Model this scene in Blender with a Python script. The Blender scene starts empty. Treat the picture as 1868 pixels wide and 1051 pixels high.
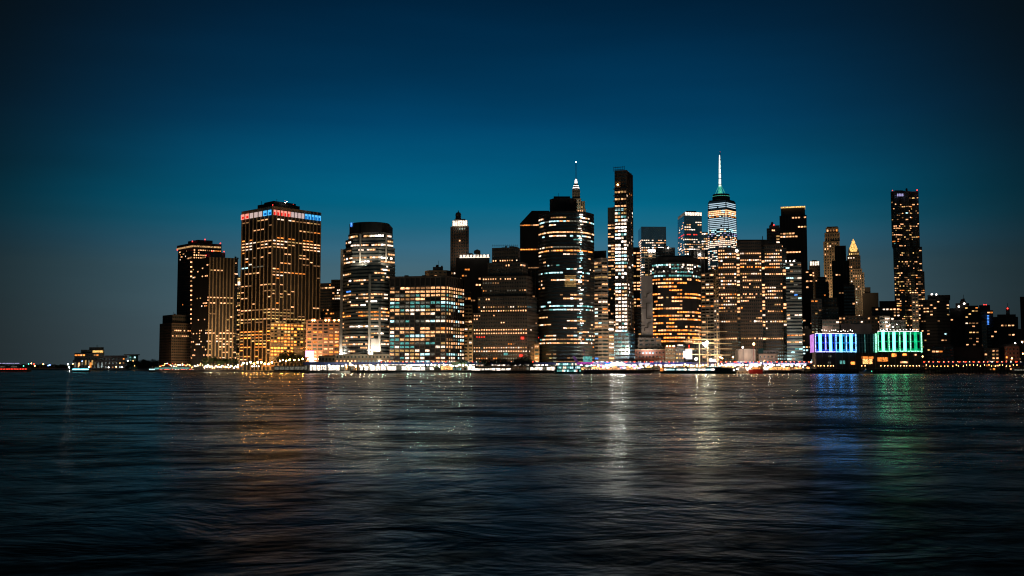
import bpy, math, random
from mathutils import Vector, Matrix, noise
C = bpy.context.scene
COL = C.collection
F = 2003.0; HC = 6.0; PITCH = math.atan(145.0 / F)
CP, SP = math.cos(PITCH), math.sin(PITCH)
GZ = 2.5                                   # quay level above the river

def at(px, Y, py=600.0):
    """world point at distance Y (metres north of the camera) seen at photo position px,py"""
    u = px - 934.0; v = py - 525.5
    t = Y / (F * CP + v * SP)
    return Vector((t * u, Y, HC + t * (F * SP - v * CP)))
def zat(Y, py): return at(934, Y, py).z
def pyof(Y, z):
    # inverse of zat
    k = (z - HC) / Y
    return 525.5 + (F * SP - k * F * CP) / (CP + k * SP)

# ---------------------------------------------------------------- materials
MATS = {}
def newmat(name):
    m = bpy.data.materials.new(name); m.use_nodes = True
    nt = m.node_tree; nt.nodes.clear()
    out = nt.nodes.new('ShaderNodeOutputMaterial')
    MATS[name] = m
    return m, nt, out
def wallmat(name, col, rough=.75, metal=0, var=.35, scale=.12, storey=True):
    m, nt, out = newmat(name)
    N = nt.nodes.new; L = nt.links.new
    p = N('ShaderNodeBsdfPrincipled'); p.inputs['Roughness'].default_value = rough
    p.inputs['Metallic'].default_value = metal
    g = N('ShaderNodeNewGeometry'); n = N('ShaderNodeTexNoise'); n.inputs['Scale'].default_value = scale
    n.inputs['Detail'].default_value = 5
    mp = N('ShaderNodeVectorMath'); mp.operation = 'MULTIPLY'; mp.inputs[1].default_value = (1, 1, .35)
    L(g.outputs['Position'], mp.inputs[0]); L(mp.outputs[0], n.inputs['Vector'])
    r = N('ShaderNodeMapRange'); r.inputs[1].default_value = .3; r.inputs[2].default_value = .7
    r.inputs[3].default_value = 1 - var; r.inputs[4].default_value = 1 + var
    L(n.outputs[0], r.inputs[0])
    mx = N('ShaderNodeVectorMath'); mx.operation = 'SCALE'; mx.inputs[0].default_value = col
    L(r.outputs[0], mx.inputs['Scale']); L(mx.outputs[0], p.inputs['Base Color']); L(p.outputs[0], out.inputs[0])
    return m
def emit(name, col, s, lo=.12, hi=1.95, scale=.8, sample=False, light=None):
    """lit glass: what shows is the room behind, ceiling lights and blinds vary it; tower crowns use it as painted floodlight"""
    m, nt, out = newmat(name)
    N = nt.nodes.new; L = nt.links.new
    e = N('ShaderNodeEmission'); e.inputs['Color'].default_value = (*col, 1)
    if lo == hi: e.inputs['Strength'].default_value = s
    else:
        g = N('ShaderNodeNewGeometry')
        n = N('ShaderNodeTexNoise'); n.inputs['Scale'].default_value = scale; n.inputs['Detail'].default_value = 3
        n.inputs['Roughness'].default_value = .7
        L(g.outputs['Position'], n.inputs['Vector'])
        r = N('ShaderNodeMapRange'); r.inputs[1].default_value = .33; r.inputs[2].default_value = .67
        r.inputs[3].default_value = lo * s; r.inputs[4].default_value = hi * s
        L(n.outputs[0], r.inputs[0]); L(r.outputs[0], e.inputs['Strength'])
    L(e.outputs[0], out.inputs[0])
    m.cycles.emission_sampling = 'AUTO' if sample else 'NONE'
    return m
wallmat('stone', (.24, .21, .17)); wallmat('tan', (.30, .24, .16)); wallmat('brown', (.10, .075, .055))
wallmat('brick', (.22, .085, .055)); wallmat('grey', (.18, .18, .18)); wallmat('dark', (.055, .052, .05))
wallmat('black', (.02, .02, .02)); wallmat('white', (.55, .53, .5)); wallmat('beige', (.36, .31, .25))
wallmat('cream', (.45, .42, .36)); wallmat('slab', (.22, .23, .21)); wallmat('terracotta', (.20, .105, .07)); wallmat('copper', (.12, .2, .17))
wallmat('glass', (.10, .15, .16), rough=.25, metal=.8, var=.3, scale=.2); wallmat('blueglass', (.42, .72, .88), rough=.25, metal=.85, var=.2)
wallmat('tealglass', (.04, .13, .14), metal=.6, rough=.2, var=.2)
wallmat('steel', (.12, .12, .12), rough=.45, metal=.6); wallmat('concrete', (.2, .19, .175)); wallmat('asphalt', (.05, .05, .05))
wallmat('timber', (.05, .035, .025)); wallmat('paint_red', (.5, .03, .02), rough=.4, var=.1, scale=1)
wallmat('paint_white', (.7, .7, .7), rough=.4, var=.1, scale=1); wallmat('paint_green', (.02, .07, .06), rough=.35, var=.1, scale=1)
wallmat('paint_blue', (.06, .09, .3), rough=.5, var=.15, scale=.3); wallmat('paint_purple', (.45, .25, .5), rough=.4, var=.1)
wallmat('canvas', (.6, .56, .5)); wallmat('spar', (.75, .55, .32), rough=.5); wallmat('bark', (.06, .045, .03), scale=2)
wallmat('leaf', (.05, .085, .03), scale=.8); wallmat('leaf_dark', (.03, .05, .025), scale=.8)
wallmat('car_dark', (.03, .03, .035), rough=.3, scale=1); wallmat('car_silver', (.4, .4, .42), rough=.3, scale=1)
wallmat('rubber', (.02, .02, .02)); wallmat('tarmac', (.06, .058, .055), scale=.05); wallmat('soil', (.05, .045, .03), scale=.05)

emit('W', (1, .47, .2), 1.3); emit('WB', (1, .46, .21), 2.1); emit('A', (1, .29, .05), 1.1); emit('AB', (1, .28, .05), 2.3)
emit('D', (1, .48, .2), .3); emit('H', (1, .27, .04), 4.2); emit('Dg', (.7, .65, .5), .16); emit('N', (1, .72, .53), 1.7); emit('NB', (1, .86, .76), 4)
emit('K', (.5, .88, .93), 1.6); emit('T', (.16, .55, .5), .6); emit('B', (.08, .3, 1), 1.3); emit('R', (1, .05, .03), 1.6)
emit('G', (.1, .9, .4), .9); emit('Yw', (1, .6, .2), 1.3); emit('Yd', (1, .58, .2), .5); emit('V', (.6, .55, 1), .6)
emit('ship_flood', (1, .92, .82), 22, 1, 1, sample=True); emit('quay_warm', (1, .74, .48), 190, 1, 1, sample=True); emit('quay_cool', (.72, 1, .86), 170, 1, 1, sample=True); emit('quay_amber', (1, .55, .24), 170, 1, 1, sample=True); emit('cornice_glow_gold', (1, .55, .22), .5, 0, 2.0, .5); emit('sodium_lamp', (1, .42, .10), 260, 1, 1, sample=True); emit('red_lamp', (1, .04, .03), 5, 1, 1); emit('white_lamp', (1, .86, .72), 42, 1, 1, sample=True)
emit('warm_lamp', (1, .45, .14), 30, 1, 1, sample=True); emit('flood_lamp', (1, .9, .86), 340, 1, 1, sample=True)
emit('tail_lamp', (1, .05, .015), 16, 1, 1); emit('head_lamp', (1, .9, .75), 9, 1, 1)
emit('blue_lamp', (.2, .35, 1), 14, 1, 1); emit('cyan_lamp', (.2, .85, 1), 5, 1, 1); emit('pink_lamp', (1, .2, .7), 20, 1, 1)
emit('green_lamp', (.1, 1, .5), 6, 1, 1); emit('crown_glow_white', (1, .82, .64), 1.5, .1, 2.0, .6)  # floodlight on tower crowns is put into the material as emission
emit('crown_glow_gold', (1, .56, .16), 1.2, -.2, 2.2, .9); emit('tube_white', (1, .84, .68), 3.6, .25, 1.9, .22)  # gold emission paints floodlight onto roofs and bands
emit('shop_white', (1, .84, .68), 2.2, -.5, 2.4, 1.1); emit('shop_warm', (1, .45, .15), 1.8, -.5, 2.3, 1.1)
emit('screen_white', (.95, .85, 1), 2.4, .8, 1.2, .1); emit('screen_pink', (1, .1, .35), 2.0, 1, 1)
emit('sign_red', (1, .02, .015), .9, .8, 1.2); emit('sign_red_hi', (1, .3, .22), 1.3, .8, 1.2)
emit('sign_white', (1, .74, .7), .62, .8, 1.2); emit('sign_blue', (.0, .15, .6), .8, .8, 1.2); emit('sign_blue_hi', (.08, .5, 1), 1.2, .8, 1.2)
emit('spire_white', (.85, 1, .85), 1.6, .5, 1.6, .25); emit('spire_green', (.12, .75, .5), .6)
emit('led_white', (.6, .8, .92), .95, .85, 1.15, .3)

# ---------------------------------------------------------------- mesh builder
class MB:
    def __init__(s): s.v = []; s.f = []; s.m = []; s.names = []
    def mi(s, n):
        if n not in s.names: s.names.append(n)
        return s.names.index(n)
    def quad(s, a, b, c, d, m):
        k = len(s.v); s.v += [tuple(a), tuple(b), tuple(c), tuple(d)]; s.f.append((k, k+1, k+2, k+3)); s.m.append(s.mi(m))
    def obox(s, o, u, n, x0, x1, d0, d1, z0, z1, m):
        """box in a frame: origin o (xy), along u, outward n, heights z0..z1 (absolute)"""
        k = len(s.v)
        for z in (z0, z1):
            for x, d in ((x0, d0), (x1, d0), (x1, d1), (x0, d1)):
                s.v.append((o[0] + u[0]*x + n[0]*d, o[1] + u[1]*x + n[1]*d, z))
        s.f += [(k, k+3, k+2, k+1), (k+4, k+5, k+6, k+7), (k, k+1, k+5, k+4), (k+1, k+2, k+6, k+5), (k+2, k+3, k+7, k+6), (k+3, k, k+4, k+7)]
        s.m += [s.mi(m)] * 6
    def box(s, x0, x1, y0, y1, z0, z1, m): s.obox((0, 0), (1, 0), (0, 1), x0, x1, y0, y1, z0, z1, m)
    def prism(s, poly, z0, z1, m, mtop=None, top=None):
        """poly: list of xy; top: other polygon for the upper end"""
        k = len(s.v); n = len(poly); tp = top or poly
        s.v += [(p[0], p[1], z0) for p in poly] + [(p[0], p[1], z1) for p in tp]
        for i in range(n):
            j = (i+1) % n; s.f.append((k+i, k+j, k+n+j, k+n+i)); s.m.append(s.mi(m))
        s.f.append(tuple(range(k+n, k+2*n))); s.m.append(s.mi(mtop or m))
        s.f.append(tuple(range(k+n-1, k-1, -1))); s.m.append(s.mi(m))
    def lathe(s, c, prof, m, n=12):
        """prof: list of (radius, z) ; c xy"""
        k = len(s.v)
        for r, z in prof:
            for i in range(n):
                a = 2*math.pi*i/n; s.v.append((c[0]+r*math.cos(a), c[1]+r*math.sin(a), z))
        for j in range(len(prof)-1):
            for i in range(n):
                i2 = (i+1) % n; s.f.append((k+j*n+i, k+j*n+i2, k+(j+1)*n+i2, k+(j+1)*n+i)); s.m.append(s.mi(m))
        s.f.append(tuple(range(k+(len(prof)-1)*n, k+len(prof)*n))); s.m.append(s.mi(m))
    def bar(s, a, b, w, m):
        a = Vector(a); b = Vector(b); d = (b-a).normalized()
        q = Vector((0, 0, 1)) if abs(d.z) < .9 else Vector((1, 0, 0))
        e = d.cross(q).normalized() * w/2; g = d.cross(e).normalized() * w/2
        k = len(s.v)
        for p in (a, b):
            for t in (e+g, e-g, -e-g, -e+g): s.v.append(tuple(p+t))
        s.f += [(k, k+1, k+2, k+3), (k+7, k+6, k+5, k+4)] + [(k+i, k+4+i, k+4+(i+1) % 4, k+(i+1) % 4) for i in range(4)]
        s.m += [s.mi(m)] * 6
    def build(s, name, parent=None, origin=(0, 0, 0), smooth=False):
        me = bpy.data.meshes.new(name)
        ox, oy, oz = origin
        me.from_pydata([(x-ox, y-oy, z-oz) for x, y, z in s.v], [], s.f)
        for n in s.names: me.materials.append(MATS[n])
        me.polygons.foreach_set('material_index', s.m)
        if smooth: me.polygons.foreach_set('use_smooth', [True]*len(s.f))
        me.update()
        o = bpy.data.objects.new(name, me); COL.objects.link(o)
        if parent is not None: o.parent = parent
        elif tuple(origin) != (0, 0, 0): o.location = origin
        return o
def tag(o, label=None, cat=None, group=None, kind=None):
    if label: o['label'] = label
    if cat: o['category'] = cat
    if group: o['group'] = group
    if kind: o['kind'] = kind
    return o
def thing(name, label, cat, loc, group=None, rz=0):
    o = bpy.data.objects.new(name, None); COL.objects.link(o); o.location = loc; o.rotation_euler = (0, 0, rz)
    o.empty_display_size = 1
    return tag(o, label, cat, group)
def copy_tree(o, parent=None):
    c = o.copy(); COL.objects.link(c); c.parent = parent
    for ch in list(o.children): copy_tree(ch, c)
    return c

# ---------------------------------------------------------------- buildings
PAL = {
 'warm':  [('W', 5), ('WB', 3.5), ('A', 1.6), ('D', 2.5), ('N', 1.5)],
 'amber': [('A', 4), ('AB', 4), ('W', 3), ('D', 2), ('WB', 1.5)],
 'sodium': [('H', 4), ('AB', 3), ('A', 3), ('Yw', 2), ('D', 1)],
 'hot':   [('AB', 5), ('WB', 4), ('W', 2), ('A', 2)],
 'yellow': [('Yw', 5), ('Yd', 3), ('W', 2), ('D', 2), ('WB', .6)],
 'bright': [('WB', 5), ('N', 3), ('W', 3)],
 'white': [('N', 4), ('NB', 1.2), ('W', 3), ('WB', 2), ('D', 1)],
 'mix':   [('N', 3), ('W', 3), ('K', 2), ('D', 2), ('Dg', 2), ('A', 1), ('B', .15)],
 'office': [('N', 2.6), ('K', 2.2), ('W', 3), ('T', 1.6), ('Dg', 1.4), ('D', .8), ('Yd', 1)],
 'cool':  [('K', 5), ('N', 2), ('T', 2.5), ('Dg', 2)],
 'teal':  [('T', 5), ('K', 2.5), ('Dg', 2), ('Yd', 1)],
 'dim':   [('D', 4), ('Dg', 5), ('A', .6), ('W', .4)],
 'work': [('NB', 4), ('N', 3), ('K', 1.6), ('W', 1)],
 'bluew': [('K', 2), ('B', .5), ('N', 1.5), ('Dg', 3), ('T', 2)],
 'red':   [('R', 1)], 'blue': [('B', 1)], 'green': [('G', 1)],
 'res':   [('W', 5), ('WB', 2), ('A', 1.2), ('Yw', 3.5), ('D', 3), ('N', 1), ('K', .5)],
}
def pick(rnd, pal):
    L = PAL[pal]; t = rnd.random() * sum(w for _, w in L)
    for n, w in L:
        t -= w
        if t <= 0: return n
    return L[-1][0]
WIN_MESH = {}
def win_mesh(w, h, m):
    k = (round(w, 2), round(h, 2), m)
    if k not in WIN_MESH:
        b = MB(); b.box(-w/2, w/2, -.12, .12, -h/2, h/2, m)
        me = bpy.data.meshes.new('window')
        me.from_pydata(b.v, [], b.f); me.materials.append(MATS[m]); me.update()
        WIN_MESH[k] = me
    return WIN_MESH[k]
MAXWIN = 100
class Building:
    def __init__(s, name, label, cat='building', seed=None, group=None):
        s.name, s.label, s.cat, s.group = name, label, cat, group
        s.rnd = random.Random(seed if seed is not None else label)
        s.wall = MB(); s.wins = []; s.dark = MB(); s.org = None; s.root = None; s.parts = []
    def setorg(s, p):
        if s.org is None:
            s.org = (p[0], p[1], GZ)
            s.root = thing(s.name, s.label, s.cat, s.org, s.group)
    def tier(s, foot, ytop, ybot=None, d=None, back=None, st=None, yref=None, roofm='dark', **kw):
        S = dict(fl=3.9, bw=3.2, ww=.8, wh=.5, pw=.4, pd=.3, pk=1, sd=.0, wall='dark', pmat=None, smat=None,
                 prob=.2, pal='warm', prof=[], corr=.5, pfaces=None, dark=None, rowvar=.6, z0pad=0, ztop=1.0, skipface=(), full=())
        if st: S.update(st)
        S.update(kw)
        Yn = min(p[1] for p in foot)
        z1 = zat(Yn, ytop)
        z0 = GZ - .3 if ybot is None else zat(Yn, ybot)
        yr = yref if yref is not None else (ytop + (ybot or 655)) / 2
        P = [at(px, Y, yr).xy for px, Y in foot]
        s.setorg(P[len(P)//2])
        if len(P) == 2:
            dd = d or 30
            sh = Vector(((P[0].x+P[1].x)/2/Yn*dd, dd)); poly = [P[0], P[1], P[1] + sh, P[0] + sh]
        elif len(P) == 3 and d is None:
            poly = P + [P[0] + P[2] - P[1]]
        else:
            dd = d or 30; Ym = max(p.y for p in P) + dd
            k_ = (P[0].x+P[-1].x)/2/Yn; poly = P + [Vector((P[-1].x + k_*(Ym-P[-1].y), Ym)), Vector((P[0].x + k_*(Ym-P[0].y), Ym))]
        s.wall.prism(poly, z0, z1, S['wall'], roofm)
        nfl = max(1, int((z1 - z0 - S['ztop'] - S['z0pad']) / S['fl']))
        zb = z0 + S['z0pad']; fl = (z1 - S['ztop'] - zb) / nfl
        faces = []
        for i in range(len(P)-1):
            a, b = P[i], P[i+1]; L = (b-a).length
            u = (b-a).normalized(); n = Vector((u.y, -u.x))
            nb = max(1, round(L / S.get('bws', {}).get(i, S['bw'])))
            faces.append((a, u, n, L, nb, i))
        pm = S['pmat'] or S['wall']; sm = S['smat'] or S['wall']
        mode = S.get('fmode', {})
        for a, u, n, L, nb, i in faces:
            if i in S['skipface']: continue
            bwid = L / nb
            if S['pk'] and S['pd'] > 0 and (S['pfaces'] is None or i in S['pfaces']):
                for j in range(0, nb+1):
                    if j % S['pk'] == 0 or j == nb:
                        x = j*bwid; s.wall.obox(a, u, n, x-S['pw']/2, x+S['pw']/2, -.05, S['pd'], z0, z1 - .02, pm)
            if S['sd'] > 0:
                for r in range(nfl+1):
                    zc = zb + r*fl; hh = (1 - S['wh']) * fl / 2
                    s.wall.obox(a, u, n, .01, L-.01, -.05, S['sd'], max(z0, zc-hh), min(z1-.03, zc+hh), sm)
        fillw = S['dark'] if S['dark'] is not None else S['wall'] not in ('glass', 'blueglass', 'tealglass', 'black')
        for r in range(nfl):
            zc = zb + (r+.5)*fl; py = pyof(Yn, zc)
            pr, pal, cor = S['prob'], S['pal'], S['corr']*.85
            for sg in S['prof']:
                if sg[0] <= py < sg[1]:
                    pr = sg[2]; pal = sg[3] if len(sg) > 3 and sg[3] else pal
                    if len(sg) > 4: cor = sg[4]*.92
                    break
            prr = pr if (pr >= .85 or pr <= 0) else pr * s.rnd.uniform(1-S['rowvar'], 1+S['rowvar'])
            on = s.rnd.random() < prr; rm = pick(s.rnd, pal)
            for a, u, n, L, nb, i in faces:
                if i in S['skipface']: continue
                bwid = L/nb
                fm = mode.get(i, 1.0)
                for j in range(nb):
                    if s.rnd.random() > cor: on = s.rnd.random() < prr
                    if s.rnd.random() > .55: rm = pick(s.rnd, pal)
                    lit = on and (fm >= 1 or s.rnd.random() < fm)
                    rv = s.rnd.random(); m_use = rm
                    if rv < (.02 if pr >= .94 else .1): lit = False
                    elif rv < (.26 if pal == 'office' else .34): m_use = {'WB': 'W', 'W': 'A', 'AB': 'A', 'A': 'D', 'N': 'W', 'NB': 'N', 'K': 'T', 'T': 'Dg', 'Yw': 'Yd', 'W': 'Yd'}.get(rm, rm)
                    w = S['ww']*bwid; h = S['wh']*fl*.96
                    if lit:
                        s.wins.append((a + u*((j+.5)*bwid) + n*.08, u, w*s.rnd.uniform(.8, 1) if S['ww'] > .7 else w, h*s.rnd.uniform(.78, 1), zc, m_use, Yn))
                    elif fillw:
                        s.dark.obox(a, u, n, (j+.5)*bwid - w/2, (j+.5)*bwid + w/2, -.05, .1, zc-h/2, zc+h/2, 'glass')
        s.z1 = z1; s.P = P; s.Yn = Yn
        return s
    def block(s, foot, ytop, ybot, m, d=10, name='roof_block', yref=None, smooth=False):
        """a plain solid part (cap, plant room, parapet)"""
        Yn = min(p[1] for p in foot); z1 = zat(Yn, ytop); z0 = zat(Yn, ybot) if ybot is not None else GZ
        P = [at(px, Y, yref or ytop).xy for px, Y in foot]; s.setorg(P[0])
        if len(P) == 2:
            sh = Vector(((P[0].x+P[1].x)/2/Yn*d, d)); poly = [P[0], P[1], P[1]+sh, P[0]+sh]
        else: poly = P + [P[0]+P[2]-P[1]] if len(P) == 3 else P
        b = MB(); b.prism(poly, z0, z1, m); s.parts.append((b, name)); return s
    def mast(s, px, Y, ytop, ybot, w=.8, m='steel', lamp=None, name='mast'):
        a = at(px, Y, ybot); t = at(px, Y, ytop); s.setorg(a)
        b = MB(); b.bar(a, (a.x, a.y, t.z), w, m); s.parts.append((b, name))
        if lamp: s.lamp(px, Y, ytop, .9, lamp, sub=True)
        return s
    def lamp(s, px, Y, py, size, m, name='beacon', sub=False):
        p = at(px, Y, py); s.setorg(p); b = MB()
        r = size/2*(.7 if m == 'red_lamp' else 1); b.lathe((p.x, p.y), [(r*.3, p.z-r), (r, p.z-r*.4), (r, p.z+r*.4), (r*.3, p.z+r)], m, 8); s.parts.append((b, name, 1) if sub else (b, name)); return s
    def cone(s, px, Y, prof, m, n=8, name='spire'):
        p = at(px, Y, prof[0][1]); s.setorg(p); b = MB()
        b.lathe((p.x, p.y), [(r, zat(Y, y)) for r, y in prof], m, n); s.parts.append((b, name)); return s
    def finish(s):
        if not any(k in s.label for k in ('crown', 'spire', 'pyramid', 'slop', 'curved', 'hall', 'terminal', 'shed', 'drum', 'cornice', 'gold', 'ware', 'annexe', 'quay', 'construction', 'wavy')) and len(s.P) >= 2:
            a = s.P[0]; c = s.P[-1]; L_ = (c-a).length; rr = s.rnd
            for i in range(rr.choice((2, 3, 4))):
                t = rr.uniform(.1, .8); w = rr.uniform(1.5, min(7, L_*.25)); hh = rr.uniform(1.2, 3.6); o = a.lerp(c, t) + Vector((a.x/s.Yn*5, 5))
                b = MB(); b.box(o.x, o.x+w, o.y, o.y+4, s.z1, s.z1+hh, rr.choice(('dark', 'grey', 'brown'))); s.parts.append((b, 'roof_unit'))
            if rr.random() < .6:
                o = a.lerp(c, rr.uniform(.2, .8)) + Vector((a.x/s.Yn*8, 8)); b = MB(); b.bar((o.x, o.y, s.z1), (o.x, o.y, s.z1+rr.uniform(4, 9)), .35, 'steel'); s.parts.append((b, 'antenna'))
            if rr.random() < .3:
                o = a.lerp(c, rr.uniform(.2, .8)) + Vector((a.x/s.Yn*6, 6)); b = MB(); b.lathe((o.x, o.y), [(1.7, s.z1+1.5), (1.7, s.z1+4.6), (.2, s.z1+6)], 'timber', 8)
                for q4 in ((-1, -1), (1, -1), (1, 1), (-1, 1)): b.bar((o.x+q4[0], o.y+q4[1], s.z1), (o.x+q4[0], o.y+q4[1], s.z1+1.6), .25, 'timber')
                s.parts.append((b, 'water_tank'))
        s.wall.build('wall', s.root, s.org)
        bright = {'NB': 5, 'WB': 4, 'N': 3, 'AB': 3, 'W': 2, 'K': 2}
        ws = sorted(s.wins, key=lambda q: (-bright.get(q[5], 0), -q[4]))
        o3 = Vector(s.org)
        for c, u, w, h, zc, m, Yn in ws[:MAXWIN]:
            o = bpy.data.objects.new('window', win_mesh(w, h, m)); COL.objects.link(o); o.parent = s.root
            o.location = Vector((c.x, c.y, zc)) - o3; o.rotation_euler = (0, 0, math.atan2(u.y, u.x))
        for c, u, w, h, zc, m, Yn in ws[MAXWIN:]:
            n = Vector((u.y, -u.x)); s.dark.obox(c, u, n, -w/2, w/2, -.12, .12, zc-h/2, zc+h/2, m)
        if s.dark.v: tag(s.dark.build('window', s.root, s.org), kind='stuff')
        last = None
        for e in s.parts:
            o = e[0].build(e[1], last if len(e) > 2 else s.root, s.org)
            if len(e) == 2: last = o
        return s.root

# ================================================================ the towers, left to right
B = Building
# -- far left terminal on the point
b = B('ferry_terminal', 'low dark terminal on the far left point with an amber lit upper deck', 'terminal')
b.tier([(134, 2260), (190, 2250)], 657, d=40, wall='dark', wh=.62, ww=.5, fl=9, bw=8, prob=.25, pal='dim', pd=.8, pw=1.5)
b.tier([(136, 2265), (190, 2255)], 644, 657, d=34, wall='dark', fl=5, bw=6, prob=.35, pal='amber', corr=.4)
b.tier([(148, 2268), (190, 2260)], 638, 644, d=26, wall='dark', fl=4, bw=5, prob=.12, pal='amber')
b.tier([(163, 2270), (189, 2262)], 633.5, 638, d=20, wall='dark', fl=4, bw=4, prob=.1, pal='amber')
p = MB(); a = at(169, 2248, 641); q = at(187, 2248, 641); p.box(a.x, q.x, a.y, a.y+2, zat(2248, 643.2), zat(2248, 639.5), 'crown_glow_gold'); b.parts.append((p, 'lit_gallery'))
p = MB()
for i in range(4):
    a = at(150+i*6, 2247, 661); p.box(a.x-1.2, a.x+1.2, a.y, a.y+2, zat(2247, 666), zat(2247, 657), 'Yd' if i % 2 else 'Dg')
b.parts.append((p, 'arched_doors')); b.mast(177, 2275, 629, 634, .8); b.finish()
b = B('terminal_annexe', 'long low annexe with golden lit openings right of the far left terminal', 'terminal')
b.tier([(190, 2240), (229, 2225)], 650, d=30, wall='dark', fl=7, bw=9, wh=.4, ww=.4, prob=.4, pal='dim', prof=[(662, 670, .8, 'yellow'), (640, 656, .1, 'dim')])
b.block([(190, 2240), (232, 2225)], 648.5, 653, 'dark', 32, 'roof'); b.finish()
b = B('glass_shed', 'small teal glass shed with a white lit side above the far left trees', 'terminal')
b.tier([(236, 2200), (252, 2195)], 648, d=20, wall='tealglass', fl=6, bw=5, prob=.5, pal='cool')
b.block([(226, 2198), (255, 2190)], 646.2, 648, 'grey', 26, 'roof'); b.finish()
# -- 1a-d
b = B('office_block', 'lowest squat block at the left end of the skyline with few lit windows', 'office block')
b.tier([(291, 1640), (313, 1600), (348, 1625)], 589, yref=625, wall='brown', fl=3.9, bw=3.4, wh=.5, ww=.65, sd=.35, pw=.8, pd=.2,
       prob=.02, prof=[(600, 605, .75, 'warm'), (608, 617, .7, 'warm')], fmode={0: 0}, corr=.8)
b.tier([(297, 1642), (315, 1612), (347, 1632)], 574, 589, yref=580, wall='dark', prob=0, pk=2); b.finish()
b = B('office_tower', 'tall dark tower with a lit cornice line, second highest of the left cluster', 'tower')
b.tier([(323.5, 1720), (351, 1680), (402, 1700)], 443, yref=540, wall='dark', fl=3.9, bw=3.2, wh=.5, ww=.55, pw=.7, pd=.35,
       prob=.03, prof=[(455, 470, .75, 'warm', .7), (443, 455, 0)], corr=.5, fmode={0: .25})
b.block([(322.5, 1722), (351, 1678), (403, 1699)], 447.5, 450.2, 'cornice_glow_gold', name='cornice_glow', yref=449)  # lit cornice painted as a strip with its own glow
b.block([(322.8, 1721), (351, 1679), (402.6, 1699)], 443, 447.5, 'brown', name='cornice', yref=445)
b.block([(343, 1712), (361, 1690), (388, 1702)], 437.5, 443, 'dark', name='plant_room')
for i in range(22):
    p = MB(); a = at(349.2, 1681.5, 470+i*8.6); p.box(a.x-1.1, a.x+1.1, a.y-2, a.y-.5, a.z-1, a.z+1, 'WB' if i % 5 else 'D'); b.parts.append((p, 'stairwell_light'))
for x, y in ((323.5, 456), (351, 440.5), (374, 437), (402, 444)): b.lamp(x, 1695, y, 2.4, 'red_lamp')
b.finish()
b = B('office_tower', 'warm floodlit tower with tall tan piers beside the tree clump', 'tower')
b.tier([(350, 1600), (381, 1560), (425, 1575)], 469, yref=560, wall='black', fl=3.9, bw=4.9, wh=.5, ww=.6, pw=1.7, pd=1.8, pmat='tan', pfaces=(1,),
       prob=.05, prof=[(469, 475, 0), (491, 495, .5), (538, 543, .97, 'bright', .9), (549, 553.5, .9, 'bright', .9), (572, 576, .7, 'warm'), (576, 600, .25, 'warm'), (576, 600, .25, 'warm'), (600, 660, .5, 'bright', .4)], fmode={0: .45}, corr=.6)
b.tier([(425.3, 1577), (432.3, 1585)], 471, d=30, yref=560, wall='dark', prob=.12, prof=[(600, 660, .4)])
b.block([(376, 1590), (389, 1572), (411, 1582)], 460, 469, 'grey', name='plant_room')
for x, y in ((387, 458), (409, 459), (376, 466)): b.lamp(x, 1580, y, 2.2, 'red_lamp')
b.finish()
b = B('slim_tower', 'thin amber lit tower in the gap between two left towers', 'tower')
b.tier([(429, 1760), (440, 1755)], 505, d=25, yref=580, wall='tan', fl=3.8, bw=3, prob=.75, pal='yellow', wh=.6, ww=.6)
b.block([(431, 1752), (439, 1750)], 514, 520, 'crown_glow_white', 4, 'lit_crown'); b.finish()
# -- 2
b = B('office_tower', 'huge tower with red, white and blue lit squares round its top', 'tower')
st2 = dict(wall='black', fl=3.95, wh=.4, corr=.7)
prof2 = [(370, 396, 0), (396, 404, .25, 'warm', .5), (430, 437, .35, 'amber', .4), (437, 454, .9, 'bright', .6), (454, 459, .5, 'warm', .3), (459, 470, .82, 'warm', .5), (470, 478, .2, 'warm', .3), (482, 487, .4, 'mix', .3),
         (490, 496, .7, 'warm', .5), (497, 506, .1), (506, 512, .35), (517, 523, .5, 'warm'), (523, 560, .16, 'warm', .3), (560, 566, .6, 'warm'), (566, 580, .2, 'yellow'), (580, 590, .65, 'yellow', .5),
         (590, 600, .5, 'yellow'), (600, 612, .85, 'sodium', .6), (612, 650, .8, 'sodium', .4), (650, 670, .35, 'amber', .3)]
b.tier([(440, 1440), (495.5, 1390), (583, 1450)], 376, yref=520, st=st2, bws={0: 9.0, 1: 6.15}, ww=.88, pw=.9, pd=1.2, pmat='tan', prob=.2, prof=prof2, ztop=14)
b.tier([(493.2, 1386), (553, 1424)], 588, 662, d=4, yref=620, wall='tan', fl=3.9, bw=5.2, ww=.7, wh=.55, sd=.5, pw=1.2, pd=.5, prob=.7, pal='yellow', prof=[(590, 612, .85, 'sodium'), (612, 650, .85, 'sodium')], corr=.3)
P0, P1, P2 = [at(*q) .xy for q in ((440.3, 1440, 390), (497.3, 1390, 390), (585.2, 1450, 390))]
b.block([(441.5, 1441), (497.3, 1389.2), (585.4, 1450.6)], 375.6, 380.4, 'tan', name='parapet', yref=378)
ztop, zbot = zat(1390, 382.6), zat(1390, 392)
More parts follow.
